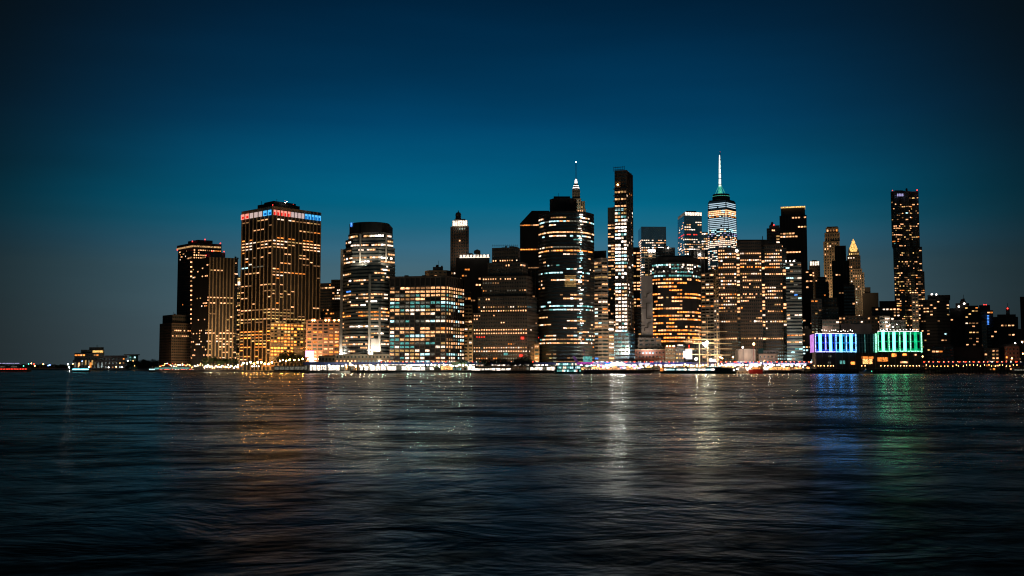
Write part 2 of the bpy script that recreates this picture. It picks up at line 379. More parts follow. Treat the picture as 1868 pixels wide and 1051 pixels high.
for (A0, A1, cols) in ((P0, P1, 'RRWWWBB'), (P1, P2, 'RRRRRWWWWBBBBB')):
    u = (A1-A0).normalized(); n = Vector((u.y, -u.x)); L = (A1-A0).length; k = len(cols)
    for i, c in enumerate(cols):
        hi, lo = {'R': ('sign_red_hi', 'sign_red'), 'W': ('sign_white', 'sign_white'), 'B': ('sign_blue_hi', 'sign_blue')}[c]
        q = MB(); x0 = (i+.15)*L/k; x1 = (i+.85)*L/k
        q.obox(A0, u, n, x0, x1, .9, 1.5, zbot, ztop, hi)
        if c != 'W':
            if k == 7: q.obox(A0, u, n, x0+(x1-x0)*.35, x1, 1.4, 1.8, zbot+(ztop-zbot)*.12, zbot+(ztop-zbot)*.55, lo)
            else: q.obox(A0, u, n, x0, x0+(x1-x0)*.6, 1.4, 1.8, zbot, zbot+(ztop-zbot)*.6, lo)
        b.parts.append((q, 'light_panel'))
b.block([(470, 1440), (498, 1418), (547, 1450)], 370, 377, 'black', name='plant_room')
b.block([(482, 1442), (499, 1425), (540, 1452)], 366.5, 371, 'black', name='plant_room')
for x, y in ((497.5, 1389), (585, 1450)): b.lamp(x, y, 374 if x < 500 else 401, 1.6, 'red_lamp')
for x, y, c in ((520, 366, 'red_lamp'), (523, 368, 'white_lamp'), (535, 373, 'red_lamp'), (520, 370, 'white_lamp')): b.mast(x, 1430, y, 374, .5, lamp=c)
b.mast(477, 1440, 367, 376, .5); b.mast(505, 1440, 363, 369, .5); b.finish()
# -- 3
b = B('office_block', 'dark brown block with a few lit rows behind the tricolour topped tower', 'office block')
b.tier([(582, 1560), (607, 1550)], 516, d=40, yref=560, wall='brown', prob=.08, prof=[(520, 527, .6, 'warm'), (560, 566, .4)])
b.tier([(606, 1530), (626, 1525)], 510, d=40, yref=560, wall='dark', prob=.1, prof=[(522, 545, .5, 'white')])
b.block([(604, 1535), (616, 1532)], 510, 516, 'dark', 12, 'plant_room')
b.tier([(585, 1480), (622, 1476)], 568, d=25, yref=600, wall='dark', prob=.25, pal='amber'); b.finish()
# -- 4 slanted
b = B('splayed_building', 'orange floodlit building leaning inward, between two taller towers', 'building')
b.tier([(559.5, 1320), (629, 1318)], 583, d=40, yref=620, wall='terracotta', fl=3.9, bw=6.2, ww=.66, wh=.55, sd=.8, smat='terracotta', pw=1.6, pd=.7, pmat='terracotta', prob=.72, pal='amber', prof=[(583, 588, 0), (588, 594, .1), (594, 602, .7, 'amber'), (602, 655, .62, 'amber')], corr=.35)
b.block([(568, 1318), (575, 1317)], 581, 586, 'terracotta', 8, 'parapet'); b.block([(592, 1317), (604, 1317)], 579, 586, 'terracotta', 8, 'parapet')
for x in (570, 574, 594, 600, 610, 618): b.lamp(x, 1316, 584.5, 1.8, 'warm_lamp', 'roof_lamp')
b.finish()
# -- 5 stepped tower
b = B('stepped_tower', 'white ribbed tower stepping in towards a dark drum top, left of centre', 'tower')
s5 = dict(wall='glass', fl=3.9, bw=3.4, ww=.94, wh=.46, pk=0, sd=.5, smat='slab')
b.tier([(621.5, 1240), (640, 1212), (676, 1200), (694, 1200), (720, 1224)], 480, d=46, yref=560, st=s5, corr=.85, prob=.16, pal='white',
       prof=[(480, 500, .15), (500, 506, .3), (529, 533, .15, 'blue'), (533, 546, .5, 'warm'), (546, 553, .65), (569, 577, .7, 'amber'), (585, 600, .5), (600, 612, .4), (612, 622, .55, 'warm'), (622, 632, .85, 'white'), (632, 640, .1), (640, 700, .2)])
b.tier([(626, 1236), (643, 1214), (690, 1206), (720, 1224)], 450, 480, d=40, yref=465, st=s5, corr=.9, prob=.6, pal='white')
b.tier([(631, 1234), (645, 1216), (700, 1208), (717, 1222)], 434, 450, d=36, yref=442, st=s5, corr=.9, prob=.55, pal='white')
b.tier([(636, 1232), (648, 1218), (700, 1210), (714, 1220)], 424, 434, d=32, yref=430, st=s5, corr=.9, prob=.65, pal='white')
drum = [at(674 + 36.5*math.cos(t), 1228 - 22*math.sin(t), 412) for t in [math.pi*i/14 for i in range(15)]]
q = MB(); q.prism([p.xy for p in drum[::-1]] + [Vector((drum[0].x, 1262)), Vector((drum[-1].x, 1262))], zat(1210, 425), zat(1210, 405.5), 'black'); b.parts.append((q, 'drum'))
q = MB(); a = at(639.5, 1217, 410); q.box(a.x, a.x+4, a.y, a.y+3, a.z-2.2, a.z+2.2, 'B'); b.parts.append((q, 'blue_lamp_panel'))
for x0, x1, Y, y0, y1 in ((620.5, 625.5, 1232, 455, 646), (672.2, 676, 1198, 500, 644), (690.5, 694.5, 1198, 560, 644), (656, 658.8, 1207, 427, 480), (703.5, 706, 1205, 428, 478)):
    q = MB(); a = at(x0, Y, (y0+y1)/2); c = at(x1, Y, (y0+y1)/2)
    q.box(a.x, c.x, Y-1.2, Y+1, zat(Y, y1), zat(Y, y0), 'cream'); b.parts.append((q, 'pier'))
q = MB(); a = at(677, 1197, 600); c = at(690, 1197, 600); q.box(a.x, c.x, 1196.6, 1199, zat(1197, 645), zat(1197, 618), 'cream'); b.parts.append((q, 'lit_panel'))
for x_, Y_ in ((621, 1226), (624.5, 1226), (674, 1188), (678.5, 1188), (683.5, 1188), (688.5, 1188), (692.5, 1188)): b.lamp(x_, Y_, 645.5, .8, 'flood_lamp', 'uplight')
b.finish()
b = B('podium', 'long beige two storey building with square windows below the stepped white tower', 'building')
b.tier([(612, 1170), (711, 1168)], 646, d=12, yref=655, wall='beige', fl=4, bw=3.8, ww=.42, wh=.5, prob=.5, pal='bright', pk=0, corr=.8, sd=.15)
b.block([(682, 1172), (698, 1172)], 641.5, 646, 'beige', 8, 'dome_base'); b.finish()
b = B('small_building', 'small yellow lit gabled house on the quay beside the podium', 'building')
b.tier([(581, 1172), (592, 1170)], 649, d=14, yref=655, wall='beige', fl=4, bw=4, ww=.4, prob=.1, pk=0)
b.tier([(592.2, 1168), (611.5, 1168)], 649.5, d=14, yref=655, wall='tan', fl=4, bw=4, ww=.4, wh=.55, prob=.2, pal='yellow', pk=0)
b.block([(591.5, 1167.4), (612, 1167.4)], 648, 650.5, 'dark', 15, 'roof')
b.finish()
# -- 6 grid
b = B('grid_office_block', 'wide grid fronted office block with nearly every window lit white and amber', 'office block')
prof6 = [(500, 524, 0), (524, 534, .9, 'warm', .5), (534, 541, .9, 'office', .6), (541, 549, .9, 'warm', .5), (549, 560, .9, 'cool', .5), (560, 566, .9, 'office'), (566, 577, .9, 'warm', .5), (577, 583, .15, 'dim'), (583, 590, .9, 'cool', .8), (590, 598, .03), (598, 606, .9, 'warm', .6), (606, 618, .97, 'office', .7), (618, 626, .97, 'office', .6), (626, 636, .9, 'office', .7), (636, 648, .9, 'office', .5), (648, 665, .9, 'office')]
b.tier([(711, 1205), (813, 1190), (846, 1235)], 503, yref=585, wall='black', fl=3.9, bw=5.9, ww=.87, wh=.66, sd=.6, smat='dark', pw=.8, pd=1.0, pmat='brown', prof=prof6, ztop=11, prob=.8, pal='office', corr=.5)
b.block([(710.5, 1204.5), (813, 1189), (846.8, 1235)], 502.6, 506, 'brown', name='parapet', yref=505)
b.finish()
b = B('brown_block', 'brown flat topped block with a small turret peeping over the grid fronted block', 'building')
b.tier([(775, 1360), (783, 1350), (815, 1350), (823, 1360)], 493, d=30, yref=495, wall='tan', fl=4, bw=5, ww=.5, wh=.4, prob=.1, pk=0)
b.tier([(790, 1352), (808, 1352)], 487, 493, d=20, yref=490, wall='brown', prob=0); b.finish()
# -- 8 slim crown
b = B('crowned_tower', 'slender brown tower with a white lit crown and a dark finial', 'tower')
b.tier([(822.5, 1460), (854.5, 1455)], 413, d=26, yref=460, wall='brown', fl=3.9, bw=3.3, ww=.5, wh=.6, pw=1.2, pd=.9, prob=.05, pal='warm', prof=[(413, 440, .02), (455, 500, .08)])
b.tier([(825.5, 1462), (852.5, 1457)], 402, 413, d=22, yref=408, wall='crown_glow_white', prob=0, pk=2, pmat='cream', roofm='cream', dark=False)  # crown walls emit, floodlight painted into them
b.block([(824, 1459), (853.8, 1455)], 411.5, 413.6, 'cream', 25, 'cornice')
b.block([(829, 1462), (849, 1460)], 399.5, 402.2, 'cream', 18, 'crown_step')
b.cone(836, 1470, [(4.2, 400), (3.6, 396), (4, 392), (3.2, 388.5), (.7, 387), (.4, 384)], 'steel', 8, 'finial'); b.finish()
# -- 9
b = B('dark_tower', 'dark tower with a white lit roof line and a water tank on top', 'tower')
b.tier([(832, 1340), (893, 1334)], 470, d=30, yref=520, wall='black', fl=3.7, bw=3.6, ww=.7, wh=.55, prob=.1, pal='warm', pk=0, prof=[(470, 475, 0), (475, 492, .18), (492, 530, .2)], corr=.4)
b.tier([(838, 1338), (893, 1333)], 464.5, 469, d=26, yref=467, wall='crown_glow_white', prob=0, pk=1, bw=4, pw=1.2, pd=.6, pmat='dark', dark=False)
b.cone(870.5, 1345, [(4, 463), (4, 457.5), (.3, 455)], 'timber', 10, 'water_tank'); b.finish()
b = B('stepped_block', 'narrow warm floodlit setback block right of the grid fronted block', 'building')
b.tier([(846, 1262), (862.5, 1258)], 590, d=24, yref=630, wall='tan', fl=3.6, bw=4.6, ww=.62, wh=.5, sd=.5, prob=.4, pal='warm', pd=.5, pw=.9, prof=[(600, 606, 1, 'bright')])
b.tier([(847, 1264), (861.5, 1260)], 556, 590, d=20, yref=575, wall='tan', fl=3.6, bw=4.6, sd=.5, prob=.4, pal='amber')
b.tier([(848.5, 1266), (859, 1262)], 532, 556, d=16, yref=545, wall='brown', fl=3.6, bw=4, prob=.3, pal='amber'); b.finish()
# -- 10
b = B('setback_building', 'broad masonry office building with several setbacks and rows of small square lit windows', 'building')
s10 = dict(wall='brown', fl=3.75, bw=2.75, ww=.44, wh=.42, pw=.5, pd=.25, corr=.65, pal='warm')
p10 = [(466, 475, .8, 'bright', .9), (475, 482, .85, 'bright', .9), (482, 486, .1), (504, 510, .6, 'bright', .8), (510, 516, .25, 'dim'), (528, 534, .4, 'dim'), (540, 545, .3), (547, 552, .5), (558, 565, .7, 'warm', .85), (565, 570, .6, 'bright', .8), (576, 583, .35, 'bright', .85),
       (583, 590, .15), (593, 598, .05), (597, 603, .97, 'bright', .9), (603, 609, .9, 'bright', .85), (609, 614, .95, 'bright', .9), (614, 620, .1, 'red'), (621, 627, .35, 'warm'), (627, 633, .3, 'amber'), (633, 639, .95, 'bright'), (639, 645, .97, 'bright'), (648, 652, .3), (652, 660, .5, 'amber')]
b.tier([(863.5, 1196), (962, 1180), (983, 1215)], 570, yref=615, st=s10, prof=p10, prob=.12, fmode={1: .15})
b.tier([(872, 1198), (961.5, 1184), (979, 1212)], 540, 570, yref=555, st=s10, prof=p10, prob=.1, fmode={1: .2})
b.tier([(880, 1200), (960, 1188), (971, 1210)], 503, 540, yref=520, st=s10, prof=p10, prob=.1, fmode={1: .2})
b.tier([(890, 1202), (953, 1192), (963, 1212)], 478, 503, yref=490, st=s10, prof=p10, prob=.1, fmode={1: .2})
b.tier([(898, 1204), (945, 1196), (948, 1210)], 451, 478, yref=465, st=s10, prof=[(451, 466, 0)]+p10, prob=.1, fmode={1: .2})
q = MB()
for i in range(14):
    a = at(898+i*3.5, 1196.5, 450); q.bar(a, (a.x, a.y, a.z+2.4), .3, 'steel')
a = at(898, 1196.5, 448.6); c = at(945, 1196.5, 448.6); q.bar(a, c, .3, 'steel'); b.parts.append((q, 'railing'))
for x0, x1, y, c in ((919, 926, 646, 'T'), (947, 953, 649, 'R'), (950, 956, 617, 'R')):
    q = MB(); a = at(x0, 1183, y); c2 = at(x1, 1181, y); q.box(a.x, c2.x, 1177.5, 1180, a.z-1.3, a.z+1.3, c); b.parts.append((q, 'neon_sign'))
b.finish()
b = B('brown_tower', 'narrow brown tower with tan corner piers right of the setback building', 'tower')
b.tier([(955, 1250), (984, 1247)], 492, d=30, yref=560, wall='brown', fl=3.9, bw=4.4, ww=.6, pmat='stone', pw=.8, pd=.8, prob=.12, pal='yellow', corr=.8)
b.tier([(974.5, 1200), (983.5, 1199)], 627, d=12, yref=640, wall='tan', fl=4, bw=4, sd=.4, prob=.6, pal='hot'); b.finish()
# -- 11
b = B('dark_tower', 'black tower with a sloping roof and thin amber rows behind the big curved glass tower', 'tower')
b.tier([(948.5, 1420), (1002, 1415)], 407, d=40, yref=450, wall='black', fl=3.9, bw=3.4, pk=0, ww=.96, wh=.45, prob=.02, prof=[(407, 411.8, 1, 'warm', 1), (452, 457.5, 1, 'hot', 1), (486, 492, 1, 'dim', 1)], ztop=.4)
q = MB(); A0 = at(948.5, 1420, 407); A1 = at(1002, 1415, 407); z0 = zat(1415, 407)+.05; z1 = zat(1415, 382.5)
q.prism([A0.xy, A1.xy, A1.xy+Vector((0, 40)), A0.xy+Vector((0, 40))], z0, z1, 'black', top=[at(970, 1425, 383).xy, at(1002, 1425, 383).xy, at(1002, 1425, 383).xy+Vector((0, 20)), at(970, 1425, 383).xy+Vector((0, 20))])
b.parts.append((q, 'roof')); b.finish()
# -- spire tower
b = B('spired_tower', 'old stone tower with a blazing white pinnacle and needle behind the curved glass tower', 'tower')
b.tier([(1042, 1620), (1068, 1616)], 381, d=24, yref=400, wall='stone', fl=3.7, bw=3.2, ww=.5, wh=.6, pw=1.3, pd=.9, prob=.3, pal='yellow')
b.tier([(1043, 1619), (1059.5, 1617)], 362, 381, d=20, yref=372, wall='stone', fl=3.7, bw=3.2, ww=.5, wh=.6, pw=1.2, pd=.8, prob=.2, pal='dim')
b.tier([(1060, 1621), (1066.5, 1620)], 367, 381, d=14, yref=372, wall='tan', fl=3.7, bw=3, ww=.4, pw=1.2, pd=1.1, prob=.2, pal='yellow')
b.tier([(1044.5, 1623), (1057.5, 1622)], 346, 362, d=12, yref=354, wall='stone', fl=3.7, bw=3, ww=.45, pw=1.2, pd=.9, prob=.05, pal='bright')
b.cone(1050.8, 1629, [(5.2, 347), (4.6, 342), (3.4, 337), (1.6, 333.6)], 'white', 10, 'dome')
b.cone(1050.8, 1629, [(1.3, 334), (1.5, 330), (.6, 325)], 'white', 8, 'lantern')
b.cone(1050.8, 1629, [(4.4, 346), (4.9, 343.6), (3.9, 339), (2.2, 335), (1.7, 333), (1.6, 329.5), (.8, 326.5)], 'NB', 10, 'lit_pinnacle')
b.mast(1050.8, 1629, 297, 328, .9, name='needle'); b.lamp(1050.8, 1629, 296, 1.5, 'white_lamp', sub=True); b.finish()
# -- 12 curved glass
b = B('curved_glass_tower', 'massive rounded black glass tower with bands of white and amber light, centre of the skyline', 'tower')
def arc12(x0, x1, Yn, sag, n):
    r = []
    for i in range(n+1):
        t = i/n; e = (2*t-1); k = abs(e)**3.5
        r.append((x0+(x1-x0)*t, Yn + sag*k))
    return r
s12 = dict(wall='glass', fl=3.95, bw=3.0, ww=.97, wh=.42, pk=0, sd=.25, smat='black', corr=.86, rowvar=.8, yref=520)
p12 = [(383, 391, .1), (391, 398, .35, 'white'), (398, 401.5, .5, 'cool'), (402, 410, .75, 'cool', .95), (410, 417, .25, 'white'), (417, 422.5, .97, 'bright', 1), (422.5, 427, 1, 'bright', 1), (427, 432, .6, 'cool'), (432, 437, .3, 'cool'), (437, 452, .25, 'mix'), (452, 458, .45, 'amber'), (458, 462, .2, 'cool'),
       (465, 474, .7, 'warm', .95), (474, 480, .4, 'white'), (480, 500, .25, 'cool', .7), (500, 512, .3, 'mix'), (528, 534, .3, 'white'), (540, 545, .35, 'white'), (545, 558, .25, 'cool', .7), (558, 566, .85, 'cool', .93), (566, 580, .35, 'mix'), (585, 593, .45, 'white'), (593, 620, .3, 'mix', .8), (619.5, 626, .85, 'white', .9), (626, 632, .4, 'white'), (632, 645, .08), (645, 700, .2, 'dim')]
b.tier(arc12(983, 1084, 1190, 26, 16), 385, d=30, st=s12, prob=.28, pal='mix', prof=p12, full=())
cr = arc12(1003, 1052, 1196, 12, 8)
b.tier(cr, 361, 385, d=24, st=dict(s12, yref=372), prob=0, wall='black', dark=False)
b.block([(1010, 1200), (1040, 1200)], 358.2, 361, 'black', 16, 'plant_room')
q = MB()
rr = random.Random(5)
for r in range(66):
    z = zat(1190, 392 + r*3.6)
    if rr.random() < .8:
        a = at(1057 + rr.uniform(-.5, 3.5), 1188.6, 392+r*3.6); w = rr.uniform(.6, 2.6)
        q.box(a.x-w/2, a.x+w, 1188.2, 1189, z-.55, z+.55, rr.choice(['K', 'N', 'K', 'Dg', 'NB']))
b.parts.append((q, 'atrium_light'))
q = MB()
for i in range(8):
    for j in range(12):
        a = at(1031+j*1.75, 1188.6, 503+i*2.7); q.box(a.x-.33, a.x+.33, 1188.1, 1189, a.z-.42, a.z+.42, 'Yd')
b.parts.append((q, 'glitter_panel'))
q = MB(); a = at(1064, 1188, 645); c = at(1080, 1190, 645); q.box(a.x, c.x, 1188, 1191, GZ, zat(1188, 650), 'T'); b.parts.append((q, 'lit_lobby')); b.finish()
# -- 13
b = B('ribbed_block', 'beige slab block with even floor bands beside the curved glass tower', 'office block')
b.tier([(1084.5, 1225), (1098, 1216), (1109, 1220)], 470, d=26, yref=560, wall='beige', fl=3.9, bw=6.2, ww=.92, wh=.52, sd=.6, smat='beige', pk=0, corr=.5, prob=.45, pal='mix', dark=True, ztop=4)
b.tier([(1083.5, 1228), (1106, 1222)], 457, 470, d=22, yref=463, wall='black', prob=0, pk=0)
b.tier([(1110, 1222), (1120.5, 1222)], 583, d=26, yref=620, wall='beige', fl=3.9, bw=5, ww=.9, wh=.5, sd=.5, smat='beige', pk=0, prob=.6, pal='white'); b.finish()
b = B('slim_tower', 'narrow tan topped tower directly left of the construction tower', 'tower')
b.tier([(1109, 1460), (1126, 1456)], 378, d=30, yref=460, wall='stone', fl=3.9, bw=4, ww=.9, wh=.5, sd=.4, pk=0, ztop=22, corr=.7, prob=.3, pal='warm', prof=[(378, 395, 0), (395, 400, 1, 'hot'), (450, 500, .45, 'warm')])
b.tier([(1109, 1400), (1128, 1398)], 540, d=30, yref=600, wall='brown', fl=3.9, bw=3.4, ww=.5, prob=.3, pal='warm'); b.finish()
# -- 14 construction
b = B('construction_tower', 'unfinished slender skyscraper with open floors of white work lights and a hoist', 'tower')
b.tier([(1121.5, 1200), (1143, 1196), (1154, 1230)], 310, 345, yref=330, wall='brown', fl=4, bw=3, wh=.3, prob=0, pk=1, pd=.4)
b.tier([(1122.2, 1201), (1143.5, 1197), (1155, 1231)], 345, 607, yref=480, wall='dark', fl=3.9, bw=2.9, ww=.93, wh=.6, sd=.5, smat='timber', pw=.35, pd=.5, pmat='tan', corr=.7, prob=.9, pal='work', fmode={1: .12},
       prof=[(345, 353, 1, 'amber'), (353, 357, .2), (357, 364, .95, 'white'), (364, 372, 0), (372, 378, .7, 'warm'), (378, 500, .96, 'work'), (500, 508, .55, 'work'), (508, 516, .12), (516, 610, .96, 'work')])
b.tier([(1121, 1198), (1147.5, 1194), (1158, 1230)], 605, yref=630, wall='blueglass', fl=3.9, bw=4, wh=.6, sd=.2, smat='dark', pd=.3, prob=.2, pal='cool')
q = MB()
for i, y in enumerate((345, 357.5, 367, 378, 383)):
    a = at(1118.8, 1198, y); c = at(1143, 1197, y); q.box(a.x, c.x, 1194.6, 1199, a.z-.5, a.z+.2, 'timber')
b.parts.append((q, 'catch_deck'))
q = MB(); a = at(1133, 1195.6, 480); q.box(a.x-.5, a.x+.6, 1194.9, 1196.6, zat(1195, 600), zat(1195, 350), 'dark'); b.parts.append((q, 'hoist_track'))
q = MB(); a = at(1119.5, 1205, 306); c = at(1139, 1204, 304.5)
for d in (0, 2.6): q.bar(a+Vector((0, 0, -d)), c+Vector((0, 0, -d)), .5, 'steel')
for i in range(6):
    e = a.lerp(c, i/5); q.bar(e+Vector((0, 0, 1)), e+Vector((0, 0, -4.5)), .4, 'steel')
b.parts.append((q, 'crane_boom'))
b.mast(1151.8, 1210, 316, 600, .9, name='hoist_mast'); q = MB(); q.bar(at(1144, 1208, 317), at(1152, 1210, 317), .6, 'steel'); b.parts.append((q, 'hoist_arm'))
b.lamp(1127, 1198.5, 337, 1.8, 'warm_lamp'); b.finish()
# -- 14b
b = B('dark_block', 'dark narrow block with amber window stacks right of the construction tower', 'office block')
b.tier([(1154, 1300), (1168.5, 1298)], 451, d=30, yref=550, wall='black', fl=3.9, bw=4.2, ww=.8, pk=0, prob=.45, pal='warm', corr=.5)
b.tier([(1158, 1270), (1176, 1268)], 560, d=20, yref=600, wall='brown', fl=3.9, bw=4, prob=.35, pal='yellow'); b.finish()
# -- 15
b = B('glass_tower', 'flat topped blue glass tower with a dark top band and rows of small lights', 'tower')
b.tier([(1164.5, 1790), (1170, 1740), (1215.5, 1742)], 413.5, d=40, yref=460, wall='blueglass', fl=3.9, bw=3.3, ww=.8, wh=.42, sd=.25, smat='blueglass', pk=0, corr=.7, prob=.72, pal='white', ztop=20, prof=[(413, 426, 0), (426, 430, 1, 'bright', 1)]); b.finish()
b = B('small_tower', 'squat ochre tower carrying a pair of dazzling white floodlights', 'tower')
b.tier([(1176, 1420), (1197, 1418)], 463, d=24, yref=500, wall='tan', fl=4, bw=5, prob=.15, pal='yellow', pk=0)
for x in (1184.5, 1188.5, 1193): b.lamp(x, 1416, 457.5, 3.4, 'ship_flood', 'floodlight')
q = MB(); q.bar(at(1182, 1417, 459.5), at(1196, 1417, 459.5), .6, 'steel')
for x in (1183, 1189, 1195): q.bar(at(x, 1417, 463.5), at(x, 1417, 457.5), .5, 'steel')
b.parts.append((q, 'lamp_rack')); b.finish()
b = B('dark_block', 'plain dark block with a tiny roof light right of the flat blue glass tower', 'office block')
b.tier([(1197, 1500), (1231.5, 1497)], 451.5, d=30, yref=470, wall='dark', prob=.02, fl=4, bw=4, pk=0); b.lamp(1219, 1496, 452, 1.6, 'white_lamp'); b.finish()
# -- 17
b = B('crowned_tower', 'dark blue glass tower with a white crown and scattered lights left of the spire skyscraper', 'tower')
b.tier([(1236.5, 1850), (1248.5, 1790), (1280.5, 1795)], 393, d=None, yref=430, wall='blueglass', fl=4, bw=3.6, ww=.85, wh=.45, pk=0, sd=.2, smat='blueglass', corr=.6, prob=.45, pal='white', fmode={0: .4}, prof=[(393, 404, 0), (404, 412, .4, 'bright'), (412, 420, .35, 'white'), (425, 430, .4, 'red'), (430, 436, .5, 'bright'), (436, 442, .35, 'white'), (442, 480, .75, 'white')])
b.tier([(1237.2, 1850), (1249, 1791), (1280, 1796)], 387, 393, yref=390, wall='crown_glow_white', prob=0, pk=1, bw=4, pmat='steel', pd=.8, dark=False)
b.block([(1251, 1800), (1270, 1801)], 384.8, 387, 'steel', 14, 'plant_room'); b.finish()
b = B('small_tower', 'slim white lit block joined to the right of the white crowned blue tower', 'tower')
b.tier([(1280, 1740), (1291, 1738)], 423, d=24, yref=440, wall='blueglass', fl=4, bw=3.4, ww=.85, wh=.5, pk=0, prob=.85, pal='white', corr=.9); b.finish()
b = B('columned_block', 'dark block with pale vertical columns and one roof light behind the orange lit curved building', 'office block')
b.tier([(1260, 1400), (1291, 1398)], 455, d=30, yref=470, wall='black', fl=4, bw=4, pk=1, pmat='grey', pd=.8, pw=1, prob=.06, prof=[(455, 462, 0)], ztop=9)
b.lamp(1276.5, 1396, 464.5, 2.4, 'white_lamp'); b.mast(1252, 1410, 456, 470, .5, 'steel'); b.finish()
# -- the spire skyscraper: square base turning into a rotated square
b = B('skyscraper', 'tallest skyscraper, tapering glass with a glowing white and green spire', 'skyscraper')
YW = 2100.0; cW = at(1318, YW+20, 450); b.setorg((cW.x, cW.y, 0))
zT = zat(YW, 366); zB0 = GZ; RB = 27.0*math.sqrt(2)
def sec(t, grow=0.0):
    """octagonal section, t 0 at the base .. 1 at the top"""
    a0 = math.radians(50); pts = []
    for i in range(4):
        c0 = a0 + i*math.pi/2
        A = Vector((math.cos(c0), math.sin(c0)))*RB
        B_ = Vector((math.cos(c0+math.pi/2), math.sin(c0+math.pi/2)))*RB
        M1 = (A+B_)/2
        M0 = (A + Vector((math.cos(c0-math.pi/2), math.sin(c0-math.pi/2)))*RB)/2
        pts += [A.lerp(M0, t), A.lerp(M1, t)]
    k = 1 + grow/24
    return [Vector((cW.x, cW.y)) + p*k for p in pts]
q = b.wall
q.prism(sec(0.001), zB0, zT, 'blueglass', 'dark', top=sec(.999))
nf = 88; wr = random.Random(77)
for r in range(nf):
    zc = zB0 + (zT-zB0)*(r+.6)/nf; py = pyof(YW, zc); t = (zc-zB0)/(zT-zB0)
    P = sec(t)
    if 369 < py < 380: pr, pal, hh = .97, 'crownw', 1.5
    elif 380 <= py < 384: pr, pal, hh = 0, 'N', 0
    elif 384 <= py < 392: pr, pal, hh = .95, 'WB', 2.2
    elif 394 <= py < 396: pr, pal, hh = .7, 'A', 1.2
    elif 398 <= py < 418: pr, pal, hh = .95, 'crownw', 1.5
    elif 418 <= py < 424: pr, pal, hh = .9, 'K', 1.6
    elif 426 <= py < 432: pr, pal, hh = .6, 'V', 1.5
    elif 432 <= py < 440: pr, pal, hh = .5, 'WB', 1.5
    elif 440 <= py < 446: pr, pal, hh = .9, 'N', 1.8
    elif py < 369: continue
    else: pr, pal, hh = wr.choice((.2, .5, .8)), 'N', 1.6
    if pr == 0: continue
    for i in range(8):
        a = P[i]; c = P[(i+1) % 8]; L = (c-a).length
        u = (c-a).normalized() if L > .1 else None
        if u is None: continue
        n = Vector((u.y, -u.x))
        if n.y > 0.15: continue
        k = max(1, int(L/3.6))
        for j in range(k):
            if wr.random() < pr:
                m = 'led_white' if pal == 'crownw' else (pal if wr.random() < .75 else wr.choice(('WB', 'K', 'N')))
                b.wins.append((a+u*((j+.5)*L/k)+n*.12, u, L/k*(.98 if pal == 'crownw' else .85), hh, zc, m, YW))
q = MB()
for i in range(8):
    a0 = sec(.02)[i]; a1 = sec(.98)[i]; q.bar((a0.x, a0.y, zB0+3), (a1.x, a1.y, zT-3), .9, 'steel')
b.parts.append((q, 'edge_trim'))
q = MB(); q.prism(sec(1, -1.5), zT-.5, zT+2.5, 'dark'); b.parts.append((q, 'parapet'))
b.cone(1315.5, YW+20, [(17, 366), (17, 360.5), (16.3, 358), (16.3, 355.5), (15.5, 355)], 'dark', 20, 'ring_platform')
b.cone(1315.5, YW+20, [(16.9, 359.4), (16.9, 358.9), (16.6, 358.8)], 'spire_green', 20, 'ring_light')
b.cone(1313.6, YW+20, [(4.2, 356), (2.9, 347), (2.3, 339)], 'spire_green', 8, 'spire_base')
b.cone(1313.6, YW+20, [(3.0, 356), (2.5, 343), (2.2, 335), (1.9, 318), (1.6, 305), (1.2, 292), (.8, 283)], 'spire_white', 8, 'spire')
for y, w in ((337, 4), (327, 3.6), (318, 3.4), (309, 3), (300, 2.6), (292, 2.2)): b.cone(1313.6, YW+20, [(w*.75, y), (w*.75, y-1.1)], 'steel', 8, 'spire_ring')
for dx in (-9, -4.5, 5, 10): 
    q = MB(); e0 = at(1313.6+dx, YW+20, 355); e1 = at(1313.6+dx*.1, YW+20, 336); q.bar(e0, e1, .7, 'spire_green'); b.parts.append((q, 'spire_stay'))
b.mast(1313.6, YW+20, 277, 284, 1, 'dark', 'red_lamp', 'spire_tip'); b.finish()
# -- 19 orange tower
b = B('curved_office_tower', 'rounded tower glowing orange on nearly every floor under cool white top rows', 'tower')
c19 = [(1186, 1236), (1190, 1222), (1200, 1213), (1220, 1208), (1245, 1207), (1262, 1212), (1272, 1220), (1278, 1232)]
b.tier(c19, 478, 626, d=30, yref=550, wall='black', fl=3.85, bw=3.1, ww=.9, wh=.5, pk=4, pd=.35, pw=.5, sd=.3, smat='black', corr=.82, prob=.5, pal='hot', rowvar=.4, ztop=1,
       prof=[(478, 484, .5, 'cool', .8), (484, 500, .6, 'bluew', .5), (500, 503, .8, 'cool'), (503, 509, .5), (509, 517, .55), (517, 527, .5), (527, 531, .2), (531, 545, .5), (545, 560, .5, 'hot', .75), (560, 568, .6), (568, 583, .6), (583, 590, .92, 'hot', .95), (590, 594, .6), (594, 600, .75), (600, 608, .92, 'hot', .95), (608, 617, .9), (617, 623, .97, 'hot', .95), (623, 626, .3)])
b.tier([(p[0]*.97+1232*.03, p[1]+2) for p in c19], 469, 478, d=26, yref=473, wall='black', prob=0, pk=0, dark=False)
b.tier([(1192, 1222), (1272, 1220)], 626, d=22, yref=640, wall='dark', prob=.12, fl=4.5, bw=6, pd=.8, pw=1.2, prof=[(648, 660, .5, 'amber')])
b.block([(1205, 1222), (1262, 1222)], 466.5, 469.5, 'black', 16, 'plant_room')
q = MB()
for i in range(24):
    x = 1188+i*3.8; a = at(x, 1205.5 + (abs(x-1232)/46)**3.5*22, 487 if i % 2 else 495); q.box(a.x-.7, a.x+.7, a.y-.4, a.y+.4, a.z-.6, a.z+.6, 'Dg' if i % 3 else 'NB')
b.parts.append((q, 'facade_lights')); b.finish()
